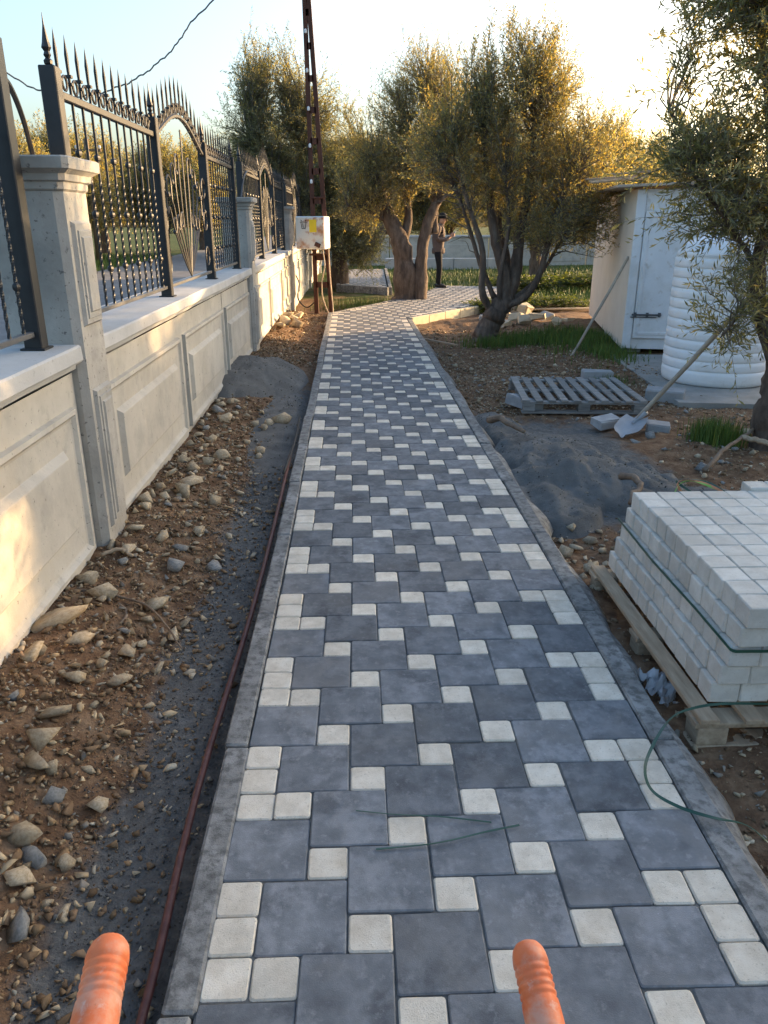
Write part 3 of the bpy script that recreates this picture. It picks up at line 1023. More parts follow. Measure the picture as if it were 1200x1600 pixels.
def field(n, x0, x1, y0, y1, ypow=1.0, keep=None):
    x = x0 + (x1 - x0) * rng.random(n)
    y = y0 + (y1 - y0) * rng.random(n) ** ypow
    p = np.stack([x, y], 1)
    if keep is not None:
        p = p[rng.random(len(p)) < keep(p[:, 0], p[:, 1])]
    return p
def lsz(n, mu, sg, lo, hi):
    return np.clip(np.exp(rng.normal(math.log(mu), sg, n)), lo, hi)
kl = lambda x, y: (.30 + .75 * sst(-.55, -.85, x + .08 * fbm(x * 2, y * 2, 2))) * (1 - .9 * sst(6.2, 7.2, y) * sst(9.0, 8.2, y))
p = field(25000, -1.23, -.45, .35, 10.5, 1.55, kl)
scatter('rubble', p, lsz(len(p), .0150, .62, .005, .06), [3.4, 3.4, 1.6, 2.6, 2, 4, 4, 4])
# dark gravel beside the left kerb
p = field(6500, -.80, -.415, .4, 7.0, 1.5)
scatter('gravel', p, lsz(len(p), .008, .4, .004, .02), [1, 4, 5], tints=np.array([(.16, .16, .165), (.11, .11, .113), (.08, .08, .083)]))
kr = lambda x, y: .45 + .55 * sst(.1, -.2, fbm(x * 1.2, y * 1.2, 2)) - .75 * sst(3.7, 4.0, y) * sst(6.6, 6.0, y) * sst(2.5, 2.1, x)
p = field(30000, .99, 3.4, .9, 9.5, 1.35, kr)
scatter('rubble', p, lsz(len(p), .0135, .55, .005, .055), [3.6, 2.4, 3.6, 1.4, 3.4, 3, 3, 3])
p = field(7500, .9, 3.2, 6.6, 12.2, 1.2)
scatter('rubble', p, lsz(len(p), .022, .5, .008, .08), [3, 2, 2, 1, 3, 3, 3, 3])
p = field(1500, -1.23, -.5, 9.0, 14.0, 1.0)
scatter('rubble', p, lsz(len(p), .03, .5, .01, .09), [3, 4, 1, 4, 1, 3, 3, 3])

big = [hull(10 + k % 4, 300 + k, ((1, .72, .5), (1, .6, .4), (1, .85, .62))[k % 3]) for k in range(9)]
bigm = []
for k, (V, F) in enumerate(big):
    bigm.append((npmesh('rock', V, F, M['rock_obj']), npmesh('rock', V, F, M['rock_grey'])))
def rock(x, y, s, label, group=None, grey=False, k=None, rz=None, tilt=.25, sc=(1, 1, 1), name='rock', lift=.16):
    me = bigm[R.randrange(9) if k is None else k][1 if grey else 0]
    o = obj(name, me, None, (x, y, surf(x, y) + s * sc[2] * lift), (R.gauss(0, tilt), R.gauss(0, tilt), R.random() * 6.3 if rz is None else rz))
    o.scale = (s * sc[0], s * sc[1], s * sc[2])
    return tag(o, label, 'rock', group)
p = field(5000, .98, 2.2, 3.5, 6.7)
p = p[right_heap(p[:, 0], p[:, 1]) > G(p[:, 0], p[:, 1]) + .005]
scatter('gravel', p, lsz(len(p), .007, .5, .004, .022), [2, 4, 4], tints=np.array([(.26, .24, .21), (.15, .147, .14), (.10, .098, .094)]), hf=right_heap)
p = field(2600, -1.2, -.42, 4.6, 8.8)
p = p[left_heap(p[:, 0], p[:, 1]) > G(p[:, 0], p[:, 1]) + .005]
scatter('gravel', p, lsz(len(p), .008, .5, .004, .024), [2, 4, 4], tints=np.array([(.26, .24, .21), (.15, .147, .14), (.10, .098, .094)]), hf=left_heap)
# stones one can point out
rock(-1.13, 2.60, .25, 'long flat tan slab of stone lying at the foot of the wall', k=1, rz=.75, tilt=.08, sc=(1.1, .55, .75))
rock(-1.06, 2.86, .13, 'pale angular limestone just above the long tan slab', k=2, rz=.2)
rock(-1.02, 2.50, .13, 'flat grey brown stone under the end of the long tan slab', k=4, rz=.5, tilt=.1)
rock(-.97, 2.24, .13, 'rust brown wedge shaped stone with a pale side left of centre strip', k=7, rz=1.3)
rock(-1.14, 2.36, .14, 'orange brown stone against the wall at the left edge', k=0, rz=.4)
rock(-.95, 1.93, .12, 'cream yellow faceted stone above the grey lump of rubble', k=5, rz=.1, tilt=.1)
rock(-.89, 1.83, .075, 'small pale upright stone next to the grey lump of rubble', k=3, rz=1.5, sc=(.8, .8, 1.3))
rock(-.86, 1.74, .085, 'rounded grey lump of rubble below the cream yellow stone', grey=True, k=8)
rock(-.835, 1.555, .105, 'big rough light grey chunk of old concrete near the left edge', grey=True, k=2, rz=2.6, name='concrete_chunk')
rock(-.715, 1.38, .065, 'pale pointed stone right of the big grey chunk', k=6, rz=.9, sc=(1.2, .7, .7))
rock(-.735, 2.42, .085, 'single tan stone at the edge of the dark gravel', k=0, rz=.3)
rock(-.62, 6.0, .17, 'rounded buff boulder sitting on the sand below the left heap', k=2, rz=.4, tilt=.1)
for i, (x, y) in enumerate([(-1.0, 12.2), (-.95, 12.6), (-1.08, 11.8), (-1.1, 12.4), (-.9, 11.7), (-1.13, 11.2)]):
    rock(x, y, .3, 'ochre stones heaped by the sunlit wall short of the steel pole', 'ochre stones by the sunlit wall')
kept = []
def place(n, x0, x1, y0, y1, lo, hi, label, group, avoid=None, ypow=1.3, grey=.1):
    c = 0
    for _ in range(n * 8):
        if c >= n:
            break
        x = x0 + (x1 - x0) * R.random()
        y = y0 + (y1 - y0) * R.random() ** ypow
        s = lo + (hi - lo) * R.random() ** 1.8
        if avoid and avoid(x, y):
            continue
        if any((x - a) ** 2 + (y - b) ** 2 < (.45 * (s + t)) ** 2 for a, b, t in kept):
            continue
        kept.append((x, y, s))
        rock(x, y, s, label, group, grey=R.random() < grey)
        c += 1
place(118, -1.20, -.70, .9, 6.4, .04, .15, 'tan limestone lying in the brown rubble between the wall and the path', 'stones in the rubble left of the path')
place(25, -1.2, -1.0, 3.3, 6.6, .08, .19, 'tan limestone piled along the foot of the wall', 'stones along the foot of the wall')
onstack = lambda x, y: (x > 1.0 and y < 3.25)
place(34, 1.02, 1.5, 3.05, 3.85, .06, .16, 'broken stone piled beside the kerb behind the stacked blocks', 'stones piled behind the block stack', ypow=1)
place(66, 1.0, 3.1, 3.9, 9.0, .04, .11, 'grey brown stone strewn over the bare earth right of the path', 'stones strewn right of the path', avoid=lambda x, y: (x < 2.0 and y < 6.2) or (1.4 < x < 2.6 and 6.3 < y < 7.7) or onstack(x, y), grey=.45)
place(26, 2.2, 3.1, 4.3, 6.0, .05, .15, 'pale rubble stone heaped left of the near olive trunk', 'rubble stones by the near olive trunk', grey=.5)
place(16, .99, 1.5, .95, 1.9, .02, .07, 'small pale stone in the dark earth below the pallet corner', 'small stones below the pallet corner', grey=.5, ypow=1)
# ------------------------------------------------------------------ steel pole with meter box
px, py = -.60, 14.25
pole = thing('utility_pole', 'tall rust brown lattice steel pole of two battened channels left of the path', 'pole', (px, py, -.15))
Hp = 7.2
lean = -.030
def pz(s, z, half):
    return (s * half + lean * z, 0, z)
for s in (-1, 1):
    mb = MB()
    V, F = [], []
    for i, z in enumerate(np.linspace(0, Hp, 10)):
        hw = .135 - .021 * z
        x = s * hw + lean * z
        w = .036
        V += [(x - w, -.07, z), (x + w, -.07, z), (x + w, .07, z), (x - w, .07, z)]
    F = [(4 * i + q, 4 * i + (q + 1) % 4, 4 * i + 4 + (q + 1) % 4, 4 * i + 4 + q) for i in range(9) for q in range(4)]
    mb.add(V, F)
    mb.build('channel', M['rust_steel'], pole)
for k in range(15):
    z = .55 + .46 * k
    hw = .135 - .021 * z
    MB().box((0, 0, 0), (2 * hw - .02, .012, .10), bev=.002).build('batten', M['rust_steel'], pole, loc=(lean * z, -.064, z))
for k in range(9):
    z = 2.2 + .55 * k
    MB().lathe([(.012, 0), (.022, .01), (.022, .05), (.010, .065)], seg=8).build('insulator', M['box_white'], pole, loc=(lean * z - .135 + .021 * z, -.085, z))
MB().box((0, 0, 0), (.34, .04, .035), bev=.004).build('bracket', M['rust_steel'], pole, loc=(-.06, -.10, 1.06))
MB().box((0, 0, 0), (.22, .03, .03), bev=.004).build('bracket', M['rust_steel'], pole, loc=(-.06, -.08, 1.98))
bx = thing('meter_box', 'rust stained white meter box with yellow sticker hung on the steel pole', 'meter box', (-.74, 13.93, 1.02), rad(-14))
MB().box((0, 0, .25), (.50, .34, .52), bev=.012).build('housing', M['box_white'], bx)
MB().box((-.002, -.176, .25), (.478, .014, .49), bev=.004).build('front_cover', M['box_paint'], bx)
MB().box((.055, -.1845, .36), (.125, .003, .20)).build('yellow_sticker', M['yellow'], bx)
mb = MB()
def strip(a, b, w=.010):
    mb.tube([(a[0], -.186, a[1]), (b[0], -.186, b[1])], w / 2, 4)
for a, b in (((-.165, .42), (-.045, .42)), ((-.15, .42), (-.135, .32)), ((-.06, .42), (-.075, .32)), ((-.135, .32), (-.075, .32)), ((-.155, .455), (-.13, .435)), ((-.055, .455), (-.08, .435)), ((-.12, .40), (-.115, .34)), ((-.115, .34), (-.09, .34))):
    strip(a, b)
mb.build('lantern_emblem', M['black'], bx)
MB().box((.13, -.19, .06), (.10, .03, .07), rot=(0, rad(25), 0), bev=.006).build('lock_flap', M['rust_steel'], bx)
def cable(name, label, pts, r, m, cat='cable', n=40, sides=6):
    return tag(MB().tube(crv(pts, n), r, sides).build(name, M[m], None, True), label, cat)
cable('cable', 'beige cable looping down from the meter box to the path corner', [(-.58, 13.8, 1.02), (-.55, 13.75, .75), (-.60, 13.75, .5), (-.60, 13.72, .25), (-.52, 13.6, .02), (-.47, 13.42, -.02)], .010, 'cable_beige')
cable('cable', 'straight beige cable running down the right side of the steel pole', [(-.49, 13.95, 1.2), (-.47, 13.85, .6), (-.42, 13.6, .0), (-.46, 13.3, -.03), (-.52, 12.0, -.04)], .010, 'cable_beige')
cable('cable', 'thin black cable drooping from the wall behind the steel pole', [(-1.22, 15.5, .55), (-1.1, 15.2, .35), (-1.12, 15.0, .1), (-.95, 14.8, -.05), (-.75, 14.4, .1)], .012, 'black')
for k, (pts, lab) in enumerate([
        ([(3.2, 7.6, 6.6), (.2, 8.6, 4.35), (-1.39, 9.0, 3.514), (-1.90, 9.1, 3.07), (-2.39, 9.1, 2.78), (-3.0, 9.1, 2.67), (-3.6, 9.1, 2.89), (-5.2, 9.3, 3.9), (-9, 10, 6.5)], 'twisted overhead cable sagging across the sky above the iron fence')]):
    c = crv(pts, 160)
    w = np.arange(len(c))
    c = c + np.stack([0 * w, 0 * w, .006 * np.sin(w * 1.9) + .006 * np.sin(w * .7)], 1)
    tag(MB().tube(c, .0085, 6).build('overhead_cable', M['cable'], None, True), lab, 'cable')

# pipe lying along the left kerb
pts = [(-.47, .25, -.045), (-.449, 1.09, -.035), (-.462, 1.55, -.035), (-.464, 1.93, -.035), (-.448, 2.7, -.035), (-.446, 3.4, -.03), (-.452, 4.2, -.02), (-.458, 4.9, .01)]
tag(MB().tube(crv(pts, 80), .0105, 8).build('pipe', M['hose'], None, True), 'reddish brown plastic pipe lying along the outer side of the left kerb', 'pipe')
tag(MB().tube(crv([(-.46, 4.45, .03), (-.452, 5.2, .01), (-.47, 6.0, .0)], 12), .008, 6).build('thin_rod', M['black'], None, True), 'dark thin rod standing along the left kerb past the end of the pipe', 'rod')

# ------------------------------------------------------------------ trees
LEAF_T = np.array([(.17, .175, .092), (.225, .225, .130), (.29, .29, .20), (.33, .265, .10), (.125, .135, .070)])
def leaf_cloud(P, D, L, W, tints):
    """P (n,3) bases, D (n,3) directions, L lengths -> folded lozenge leaves"""
    n = len(P)
    D = D / (np.linalg.norm(D, axis=1)[:, None] + 1e-9)
    a = rng.normal(size=(n, 3))
    s = np.cross(D, a)
    s /= np.linalg.norm(s, axis=1)[:, None] + 1e-9
    up = np.cross(s, D)
    L = L[:, None]
    V = np.empty((n, 4, 3))
    V[:, 0] = P
    V[:, 1] = P + D * L * .5 + s * L * W + up * L * .06
    V[:, 2] = P + D * L + up * L * (-.05)
    V[:, 3] = P + D * L * .5 - s * L * W + up * L * .06
    F = np.arange(4 * n).reshape(n, 4)
    T = np.repeat(tints, 4, axis=0)
    return V.reshape(-1, 3), F, T

def grow(limbs, blobs, nspray, leaf=.055, twigs=5, per=14, tw=(.18, .38), W=.105, warm=0.0, upw=.55, droop=0.0, f0=.45, clear=None, seed=5, shell=.55, branch_r=.008, clump=0.0, top_wisps=0):
    """returns (wood MB, twig MB, leaf arrays). limbs: list of (points, r0, r1); blobs: (centre, radii, weight)"""
    r = np.random.default_rng(seed)
    wood = MB()
    sk = []
    for pts, r0, r1 in limbs:
        c = crv(pts, 26)
        n = len(c)
        rr = np.linspace(r0, r1, n) * (1 + .05 * np.sin(np.arange(n) * .9 + seed) + .035 * r.normal(size=n))
        c = c + r.normal(size=c.shape) * (rr[:, None] * .05)
        wood.tube(c, rr, 10 if r0 > .05 else 6, jitter=.09 if r0 > .05 else .05)
        k = max(2, int(n * .30))
        sk.append(c[k:] if r0 > .06 else c[n // 6:])
    sk = np.concatenate(sk)
    tw_mb = MB()
    wsum = np.array([b[2] for b in blobs], float)
    wsum /= wsum.sum()
    LP, LD, LL, LT = [], [], [], []
    for i in range(nspray):
        b = blobs[r.choice(len(blobs), p=wsum)]
        d = r.normal(size=3)
        d /= np.linalg.norm(d)
        rad_ = (shell + (1 - shell) * r.random()) if r.random() < .75 else r.random() ** .4
        tip = np.array(b[0]) + d * np.array(b[1]) * rad_ * (1 + .16 * math.sin(5 * d[0] + seed) * math.cos(4 * d[1] + 2 * d[2]))
        if i < top_wisps:
            tip = np.array(b[0]) + np.array([d[0] * .6, d[1] * .6, abs(d[2]) * .55 + .55]) * np.array(b[1]) * (1.0 + .28 * r.random())
        dist = np.linalg.norm(sk - (tip - np.array([0, 0, .25 * np.linalg.norm(tip - np.array(b[0]))])), axis=1)
        st = sk[np.argmin(dist + r.random(len(sk)) * .12)]
        v = tip - st
        ln = np.linalg.norm(v)
        mid = st + v * .5 + np.array([0, 0, .12 * ln]) + r.normal(size=3) * .06 * ln
        path_ = np.array([st, st + (mid - st) * .55 + r.normal(size=3) * .02, mid, mid + (tip - mid) * .5 + r.normal(size=3) * .02, tip])
        tw_mb.tube(path_, np.linspace(branch_r * (1 + .6 * ln), branch_r * .3, 5), 4, cap=False)
        out = v / (ln + 1e-9)
        tone = r.random()
        for t in range(twigs):
            f = f0 + (1 - f0) * (t + 1) / twigs
            j = min(3, int(f * 4 - 1e-6))
            base = path_[j] + (path_[j + 1] - path_[j]) * (f * 4 - j)
            dr = out * .55 + r.normal(size=3) * .55 + np.array([0, 0, upw - droop * 1.6 * r.random()])
            if i < top_wisps:
                dr = np.array([0, 0, 1.0]) + r.normal(size=3) * .28
            dr /= np.linalg.norm(dr)
            l = tw[0] + (tw[1] - tw[0]) * r.random()
            sag = np.array([0, 0, -.35 * l * droop])
            end = base + dr * l + sag
            if not (clear and clear[0] < end[0] < clear[1] and min(end[2], base[2]) < clear[2]):
                tw_mb.tube([base, base + dr * l * .5, end], [branch_r * .32, branch_r * .24, branch_r * .1], 3, cap=False)
            s = np.linspace(.08, 1, per) + r.normal(size=per) * .02
            pp = base + (dr * l) * s[:, None] + sag * (s[:, None] ** 2)
            if clear and clear[0] < end[0] < clear[1] and min(end[2], base[2]) < clear[2]:
                continue
            side = r.normal(size=(per, 3))
            side -= dr * (side @ dr)[:, None]
            side /= np.linalg.norm(side, axis=1)[:, None]
            dd = dr * .75 + side * .75 + r.normal(size=(per, 3)) * .15
            LP.append(pp)
            LD.append(dd)
            LL.append(leaf * (.65 + .55 * r.random(per)))
            c = LEAF_T[r.choice(5, size=per, p=np.array([.3, .3, .18, .08 + warm, .14]) / (1 + warm))] * (.72 + .5 * tone) * (.85 + .3 * r.random((per, 1)))
            LT.append(c)
    lv = leaf_cloud(np.concatenate(LP), np.concatenate(LD), np.concatenate(LL), W, np.concatenate(LT))
    return wood, tw_mb, lv

def tree(label, base, limbs, blobs, nspray, group=None, name='olive_tree', **k):
    t = thing(name, label, 'tree', base, 0, group)
    wood, tws, (V, F, T) = grow(limbs, blobs, nspray, **k)
    wood.build('trunk', M['bark'], t, True)
    cr = obj('crown', npmesh('crown', V, F, M['leaf'], False, T), t)
    tws.build('branches', M['twig'], cr)
    return t

# the multi stemmed olive right of the path bend
T3 = tree('bushy golden lit olive with leaning trunk and many thin stems by the bend', (1.84, 10.75, -.12),
     [([(-.16, 0, -.12), (-.06, .02, .15), (.06, 0, .4), (.20, .02, .62)], .175, .13),
      ([(.14, 0, .5), (.16, -.02, .85), (.02, .05, 1.3), (-.10, .1, 1.9), (-.2, .15, 2.6)], .10, .03),
      ([(.20, 0, .55), (.30, .05, .95), (.32, .0, 1.4), (.42, .1, 2.0), (.45, 0, 2.9)], .11, .03),
      ([(.18, .02, .55), (.22, .2, 1.0), (.1, .4, 1.6), (.2, .5, 2.4)], .08, .025),
      ([(.16, -.05, .5), (.42, -.1, .62), (.60, -.12, .95), (.72, -.2, 1.6), (.95, -.2, 2.2)], .06, .02),
      ([(.3, -.05, .6), (.62, .1, .85), (.9, .15, 1.3), (1.2, .2, 1.9)], .04, .015),
      ([(-.02, 0, .42), (-.16, -.08, .7), (-.18, -.1, 1.2), (-.4, -.1, 1.8), (-.6, 0, 2.4)], .055, .02),
      ([(.1, -.05, .5), (.06, -.12, .9), (.14, -.15, 1.5), (.05, -.2, 2.1)], .04, .015),
      ([(.02, 0, .6), (-.2, .1, 1.1), (-.42, .1, 1.7), (-.7, .1, 2.3)], .04, .015)],
     [((.35, .1, 2.35), (1.05, .9, .95), 5), ((-.45, .1, 2.25), (.75, .7, .95), 3), ((1.0, 0, 2.0), (.75, .7, .8), 3), ((.1, 0, 3.0), (.75, .7, .6), 2.2), ((-.7, .2, 2.3), (.5, .5, .5), 1),
      ((.55, .1, 3.15), (.35, .4, .6), 1.2), ((1.25, .1, 1.55), (.45, .5, .45), .8), ((.55, -.2, 1.5), (.55, .5, .35), .9)],
     1050, clear=(-1.3, -.25, 1.9), leaf=.056, twigs=5, per=13, warm=.55, seed=21, shell=.35, top_wisps=110, tw=(.2, .42), branch_r=.007)  # warm yellows the leaf tints to stand in for golden sunlight
T2 = tree('olive with two stout trunks forking from one base left of the person', (1.02, 15.9, -.16),
     [([(-.10, 0, -.1), (-.06, .02, .4), (-.10, 0, .9), (-.22, 0, 1.35), (-.5, .1, 1.9), (-.7, .1, 2.5)], .27, .10),
      ([(.22, -.05, -.1), (.24, -.05, .45), (.26, -.05, 1.0), (.38, 0, 1.6), (.7, .1, 2.3), (1.0, .1, 2.8)], .15, .07),
      ([(-.16, .02, 1.1), (.0, .1, 1.7), (-.1, .2, 2.4), (0, .2, 3.2)], .10, .03),
      ([(.5, 0, 1.4), (.5, .15, 2.0), (.4, .2, 2.8), (.5, .2, 3.6)], .07, .025),
      ([(-.3, .05, 1.55), (-.8, -.1, 1.8), (-1.2, -.2, 1.9)], .05, .02),
      ([(.55, 0, 1.95), (1.0, -.2, 2.3), (1.4, -.2, 2.5)], .05, .02)],
     [((-.1, .1, 2.9), (1.15, 1.0, 1.0), 4), ((.65, .1, 3.2), (1.1, 1.0, 1.0), 4), ((-.65, 0, 2.3), (.75, .8, .65), 2.4), ((.2, .1, 3.9), (.8, .8, .55), 2), ((1.25, 0, 2.75), (.7, .8, .6), 2), ((.2, -.2, 2.45), (1.0, .6, .4), 1.4), ((-.9, -.1, 1.75), (.45, .5, .4), .8)],
     1100, clear=(.25, 1.3, 2.0), leaf=.06, twigs=5, per=13, warm=.6, seed=33, shell=.35, top_wisps=90, tw=(.22, .45), branch_r=.008)  # yellower leaf tints here too, carrying part of the sun's gold
T1 = tree('tall grey green olive with hanging lower branches behind the steel pole', (-.55, 20.0, -.18),
     [([(.1, 0, -.1), (.12, 0, .8), (.0, .1, 1.6), (-.3, .1, 2.4), (-.7, .1, 3.4)], .24, .07),
      ([(.1, 0, 1.0), (.5, .1, 1.7), (.7, .1, 2.4), (.7, .2, 3.2)], .14, .04),
      ([(-.05, 0, 1.6), (-.8, -.1, 2.2), (-1.5, -.1, 2.8), (-1.9, 0, 3.4)], .10, .03),
      ([(.5, 0, 1.6), (1.0, -.2, 1.9), (1.3, -.4, 1.6)], .06, .02)],
     [((-1.3, 0, 3.4), (1.3, 1.1, 1.2), 5), ((-.3, 0, 2.6), (1.3, 1.1, 1.1), 4), ((.55, 0, 2.6), (1.0, 1, 1.1), 3), ((-1.45, 0, 4.6), (.85, .8, .85), 3), ((-.3, 0, 4.0), (.9, .8, .8), 2), ((-1.9, 0, 2.7), (.9, .8, .9), 3),
      ((.4, -.5, 1.3), (.85, .6, .75), 2.6), ((-.2, -.2, 1.5), (.9, .6, .8), 2.2), ((.75, -.6, .75), (.5, .4, .4), .9)],
     1700, leaf=.075, twigs=5, per=13, warm=.0, seed=44, shell=.3, top_wisps=30, tw=(.25, .5), branch_r=.009, droop=.2)
T4 = tree('near olive with bark covered trunk, large silvery leaves and a pole leaning in its fork', (2.92, 5.25, -.09),
     [([(.02, 0, -.12), (.0, 0, .2), (.03, .02, .45), (.0, 0, .7), (-.14, .02, .95)], .125, .09),
      ([(.0, 0, .6), (-.18, .02, .95), (-.24, .05, 1.3), (-.22, .05, 1.7), (-.30, .1, 2.2), (-.5, .1, 2.8), (-.6, .1, 3.1)], .062, .014),
      ([(.0, 0, .65), (.12, .05, 1.0), (.18, 0, 1.6), (-.02, 0, 2.0), (-.3, -.05, 2.3), (-.5, -.05, 2.75)], .07, .022),
      ([(.1, 0, .9), (.4, .1, 1.5), (.5, .1, 2.4), (.5, .1, 3.2)], .06, .02),
      ([(-.24, .05, 1.25), (-.5, -.05, 1.5), (-.85, -.1, 1.85)], .022, .010),
      ([(-.22, .05, 1.6), (-.6, .1, 1.85), (-.95, .1, 2.2)], .022, .010),
      ([(-.1, 0, .9), (-.35, -.1, .98), (-.5, -.15, .85)], .02, .008)],
     [((-.55, 0, 1.85), (.62, .6, .40), 4.2), ((-.45, 0, 2.45), (.6, .6, .32), 2.4), ((.1, .0, 2.4), (.6, .6, .6), 2.6), ((-.2, .05, 1.55), (.75, .5, .22), 2.6), ((.45, 0, 1.7), (.6, .6, .6), 2), ((-.75, .0, 2.0), (.40, .5, .22), 1.2),
      ((-.40, -.1, 1.15), (.36, .35, .24), .9), ((-.34, -.12, .80), (.20, .2, .22), .35), ((-.5, 0, 2.85), (.55, .5, .32), 3.0), ((-.75, 0, 2.65), (.35, .4, .2), 1.2), ((.2, 0, 3.0), (.8, .7, .5), 2)],
     480, leaf=.062, twigs=6, f0=.12, per=11, warm=-.03, seed=58, shell=.2, tw=(.14, .30), branch_r=.0055, W=.095, droop=.35)

# trees further off share two grown forms
def proto_tree(seed, warm):
    wood, tws, (V, F, T) = grow(
        [([(0, 0, -.15), (.05, 0, .5), (-.05, .05, 1.1), (-.3, .1, 1.8), (-.6, .1, 2.6)], .20, .06),
         ([(.03, 0, .8), (.4, -.1, 1.4), (.7, -.1, 2.0), (.8, 0, 2.8)], .12, .04),
         ([(0, 0, 1.1), (0, .4, 1.8), (.1, .5, 2.8)], .10, .03)],
        [((0, 0, 2.5), (1.5, 1.5, 1.2), 5), ((-.8, .2, 2.3), (1.0, 1, .9), 3), ((.9, -.2, 2.2), (1.0, 1, .9), 3), ((.1, .2, 3.4), (.9, .9, .7), 2), ((0, 0, 1.3), (1.3, 1.2, .5), 2.4)],
        620, leaf=.10, twigs=5, per=12, warm=warm, seed=seed, shell=.35, tw=(.3, .6), W=.15, branch_r=.012, top_wisps=30)
    return wood.mesh('trunk', M['bark'], True), npmesh('crown', V, F, M['leaf'], False, T), tws.mesh('branches', M['twig'])
protos = [proto_tree(71, .25), proto_tree(72, .5)]
def far_tree(x, y, s, label, group, k, rz):
    t = thing('olive_tree', label, 'tree', (x, y, -.16), rz, group)
    t.scale = (s, s, s)
    a, b, c = protos[k]
    obj('trunk', a, t)
    cr = obj('crown', b, t)
    obj('branches', c, cr)
for i, (x, y, s) in enumerate([(-14, 30, 1.2), (-10.5, 27, 1.0), (-11.5, 34, 1.25), (-8.8, 38, 1.2), (-17, 37, 1.3), (-13.5, 44, 1.4), (-9, 48, 1.4), (-20, 30, 1.2), (-12, 22, .95)]):
    far_tree(x, y, s, 'olive tree in the grove across the street seen through the iron fence', 'olive trees across the street', i % 2, i * 1.3)
for i, (x, y, s) in enumerate([(-3.2, 40, 1.2), (.3, 39, 1.2), (3.6, 41, 1.25), (7.0, 38, 1.2), (10.5, 41, 1.3), (14, 45, 1.4), (5.2, 46, 1.4), (1.8, 47, 1.4), (-1.5, 47, 1.4), (18, 50, 1.5)]):
    far_tree(x, y, s, 'dark olive tree in the row behind the far low wall', 'olive trees behind the far wall', i % 2, i * 2.1)
far_tree(5.3, 24.0, 1.0, 'slender dark olive standing in grass right of the person', None, 0, .4)
far_tree(7.6, 20.6 + 4, 1.05, 'olive in the grass behind the shed and the golden tree', None, 1, 2.4)
# unseen olives added right of the picture to shade the foreground
for i, (x, y, s) in enumerate([(9.4, 9.9, .8), (9.6, 7.2, .72), (9.4, 4.0, .8), (12.4, 11.6, .9), (13.0, 8.4, .9), (8.4, 1.2, .75), (15.5, 14.6, 1.0), (16.0, 11.0, 1.0), (11.6, 1.6, .9)]):
    far_tree(x, y, s, 'unseen olive tree added at the right to shade the foreground', 'unseen shade trees to the right', i % 2, i * 1.1)

# ------------------------------------------------------------------ grass
def grass(name, pts, h0, h1, lean_=.35, w=.004):
    n = len(pts)
    z = G(pts[:, 0], pts[:, 1])
    a = rng.random(n) * 6.28
    h = h0 + (h1 - h0) * rng.random(n)
    l = lean_ * rng.random(n) * h
    V = np.empty((n, 5, 3))
    bx_, by_ = np.cos(a), np.sin(a)
    for k, (f, ww) in enumerate(((0, 1), (0, -1), (.55, .8), (.55, -.8), (1, 0))):
        V[:, k, 0] = pts[:, 0] + bx_ * l * f * f - by_ * ww * w
        V[:, k, 1] = pts[:, 1] + by_ * l * f * f + bx_ * ww * w
        V[:, k, 2] = z - .005 + h * f
    i = np.arange(n)[:, None] * 5
    F = np.concatenate([i + np.array([[0, 1, 3]]), i + np.array([[0, 3, 2]]), i + np.array([[2, 3, 4]])])
    tt = np.repeat((.7 + .6 * rng.random((n, 1))) * np.array([[1, 1, 1]]) * np.where(rng.random((n, 1)) < .15, np.array([[1.6, 1.1, .8]]), 1), 5, axis=0)
    kind(obj(name, npmesh(name, V.reshape(-1, 3), F, M['blade'], False, tt)), 'stuff')
def blob(n, cx, cy, sx, sy):
    return np.stack([cx + rng.normal(size=n) * sx, cy + rng.normal(size=n) * sy], 1)
def rect(n, x0, x1, y0, y1):
    return np.stack([x0 + (x1 - x0) * rng.random(n), y0 + (y1 - y0) * rng.random(n)], 1)
gp = [blob(2600, 2.95, 10.3, .28, .55), blob(1500, 2.35, 10.6, .35, .18), blob(700, 1.9, 10.35, .25, .10), blob(900, 3.05, 9.25, .12, .3)]
grass('grass', np.concatenate(gp), .05, .16)
q = np.concatenate([blob(2600, .35, 15.7, .5, .45), blob(1200, .9, 15.4, .5, .25)])
q = q[(q[:, 1] > 13.75 + 1.75 * (q[:, 0] + .42)) | (q[:, 0] < -.45)]
grass('grass', q, .06, .18)
grass('grass', rect(14000, -1.0, 14, 19.5, 30), .05, .15, w=.008)
q = rect(9000, 2.6, 12, 14.5, 21)
q = q[(q[:, 0] > 3.2 + .35 * (q[:, 1] - 15.5)) & (q[:, 1] > 16)]
grass('grass', q, .07, .22, w=.008)
grass('grass', blob(1500, 2.66, 5.45, .085, .10), .06, .19, w=.003)
grass('grass', rect(9000, -16, -8.9, 14, 40), .1, .3, w=.012)
grass('grass', blob(220, 2.55, 7.9, .1, .25), .04, .10)
# leafy undergrowth below the golden olive
wood, tws, (V, F, T) = grow([([(0, 0, 0), (0, 0, .3)], .01, .01)], [((0, 0, .28), (.9, .5, .26), 1), ((1.1, .3, .3), (.7, .5, .25), 1)], 240, leaf=.075, twigs=4, per=10, W=.2, seed=9, tw=(.1, .25), branch_r=.004)
T = T * np.array([.30, .42, .19])
kind(obj('undergrowth', npmesh('undergrowth', V * np.array([1, 1, .45]) + np.array([2.7, 14.6, -.16]), F, M['leaf'], False, T)), 'stuff')
kind(obj('undergrowth', npmesh('undergrowth', (V * np.array([1.6, 1.4, .6])) + np.array([4.2, 19.3, -.16]), F, M['leaf'], False, T)), 'stuff')
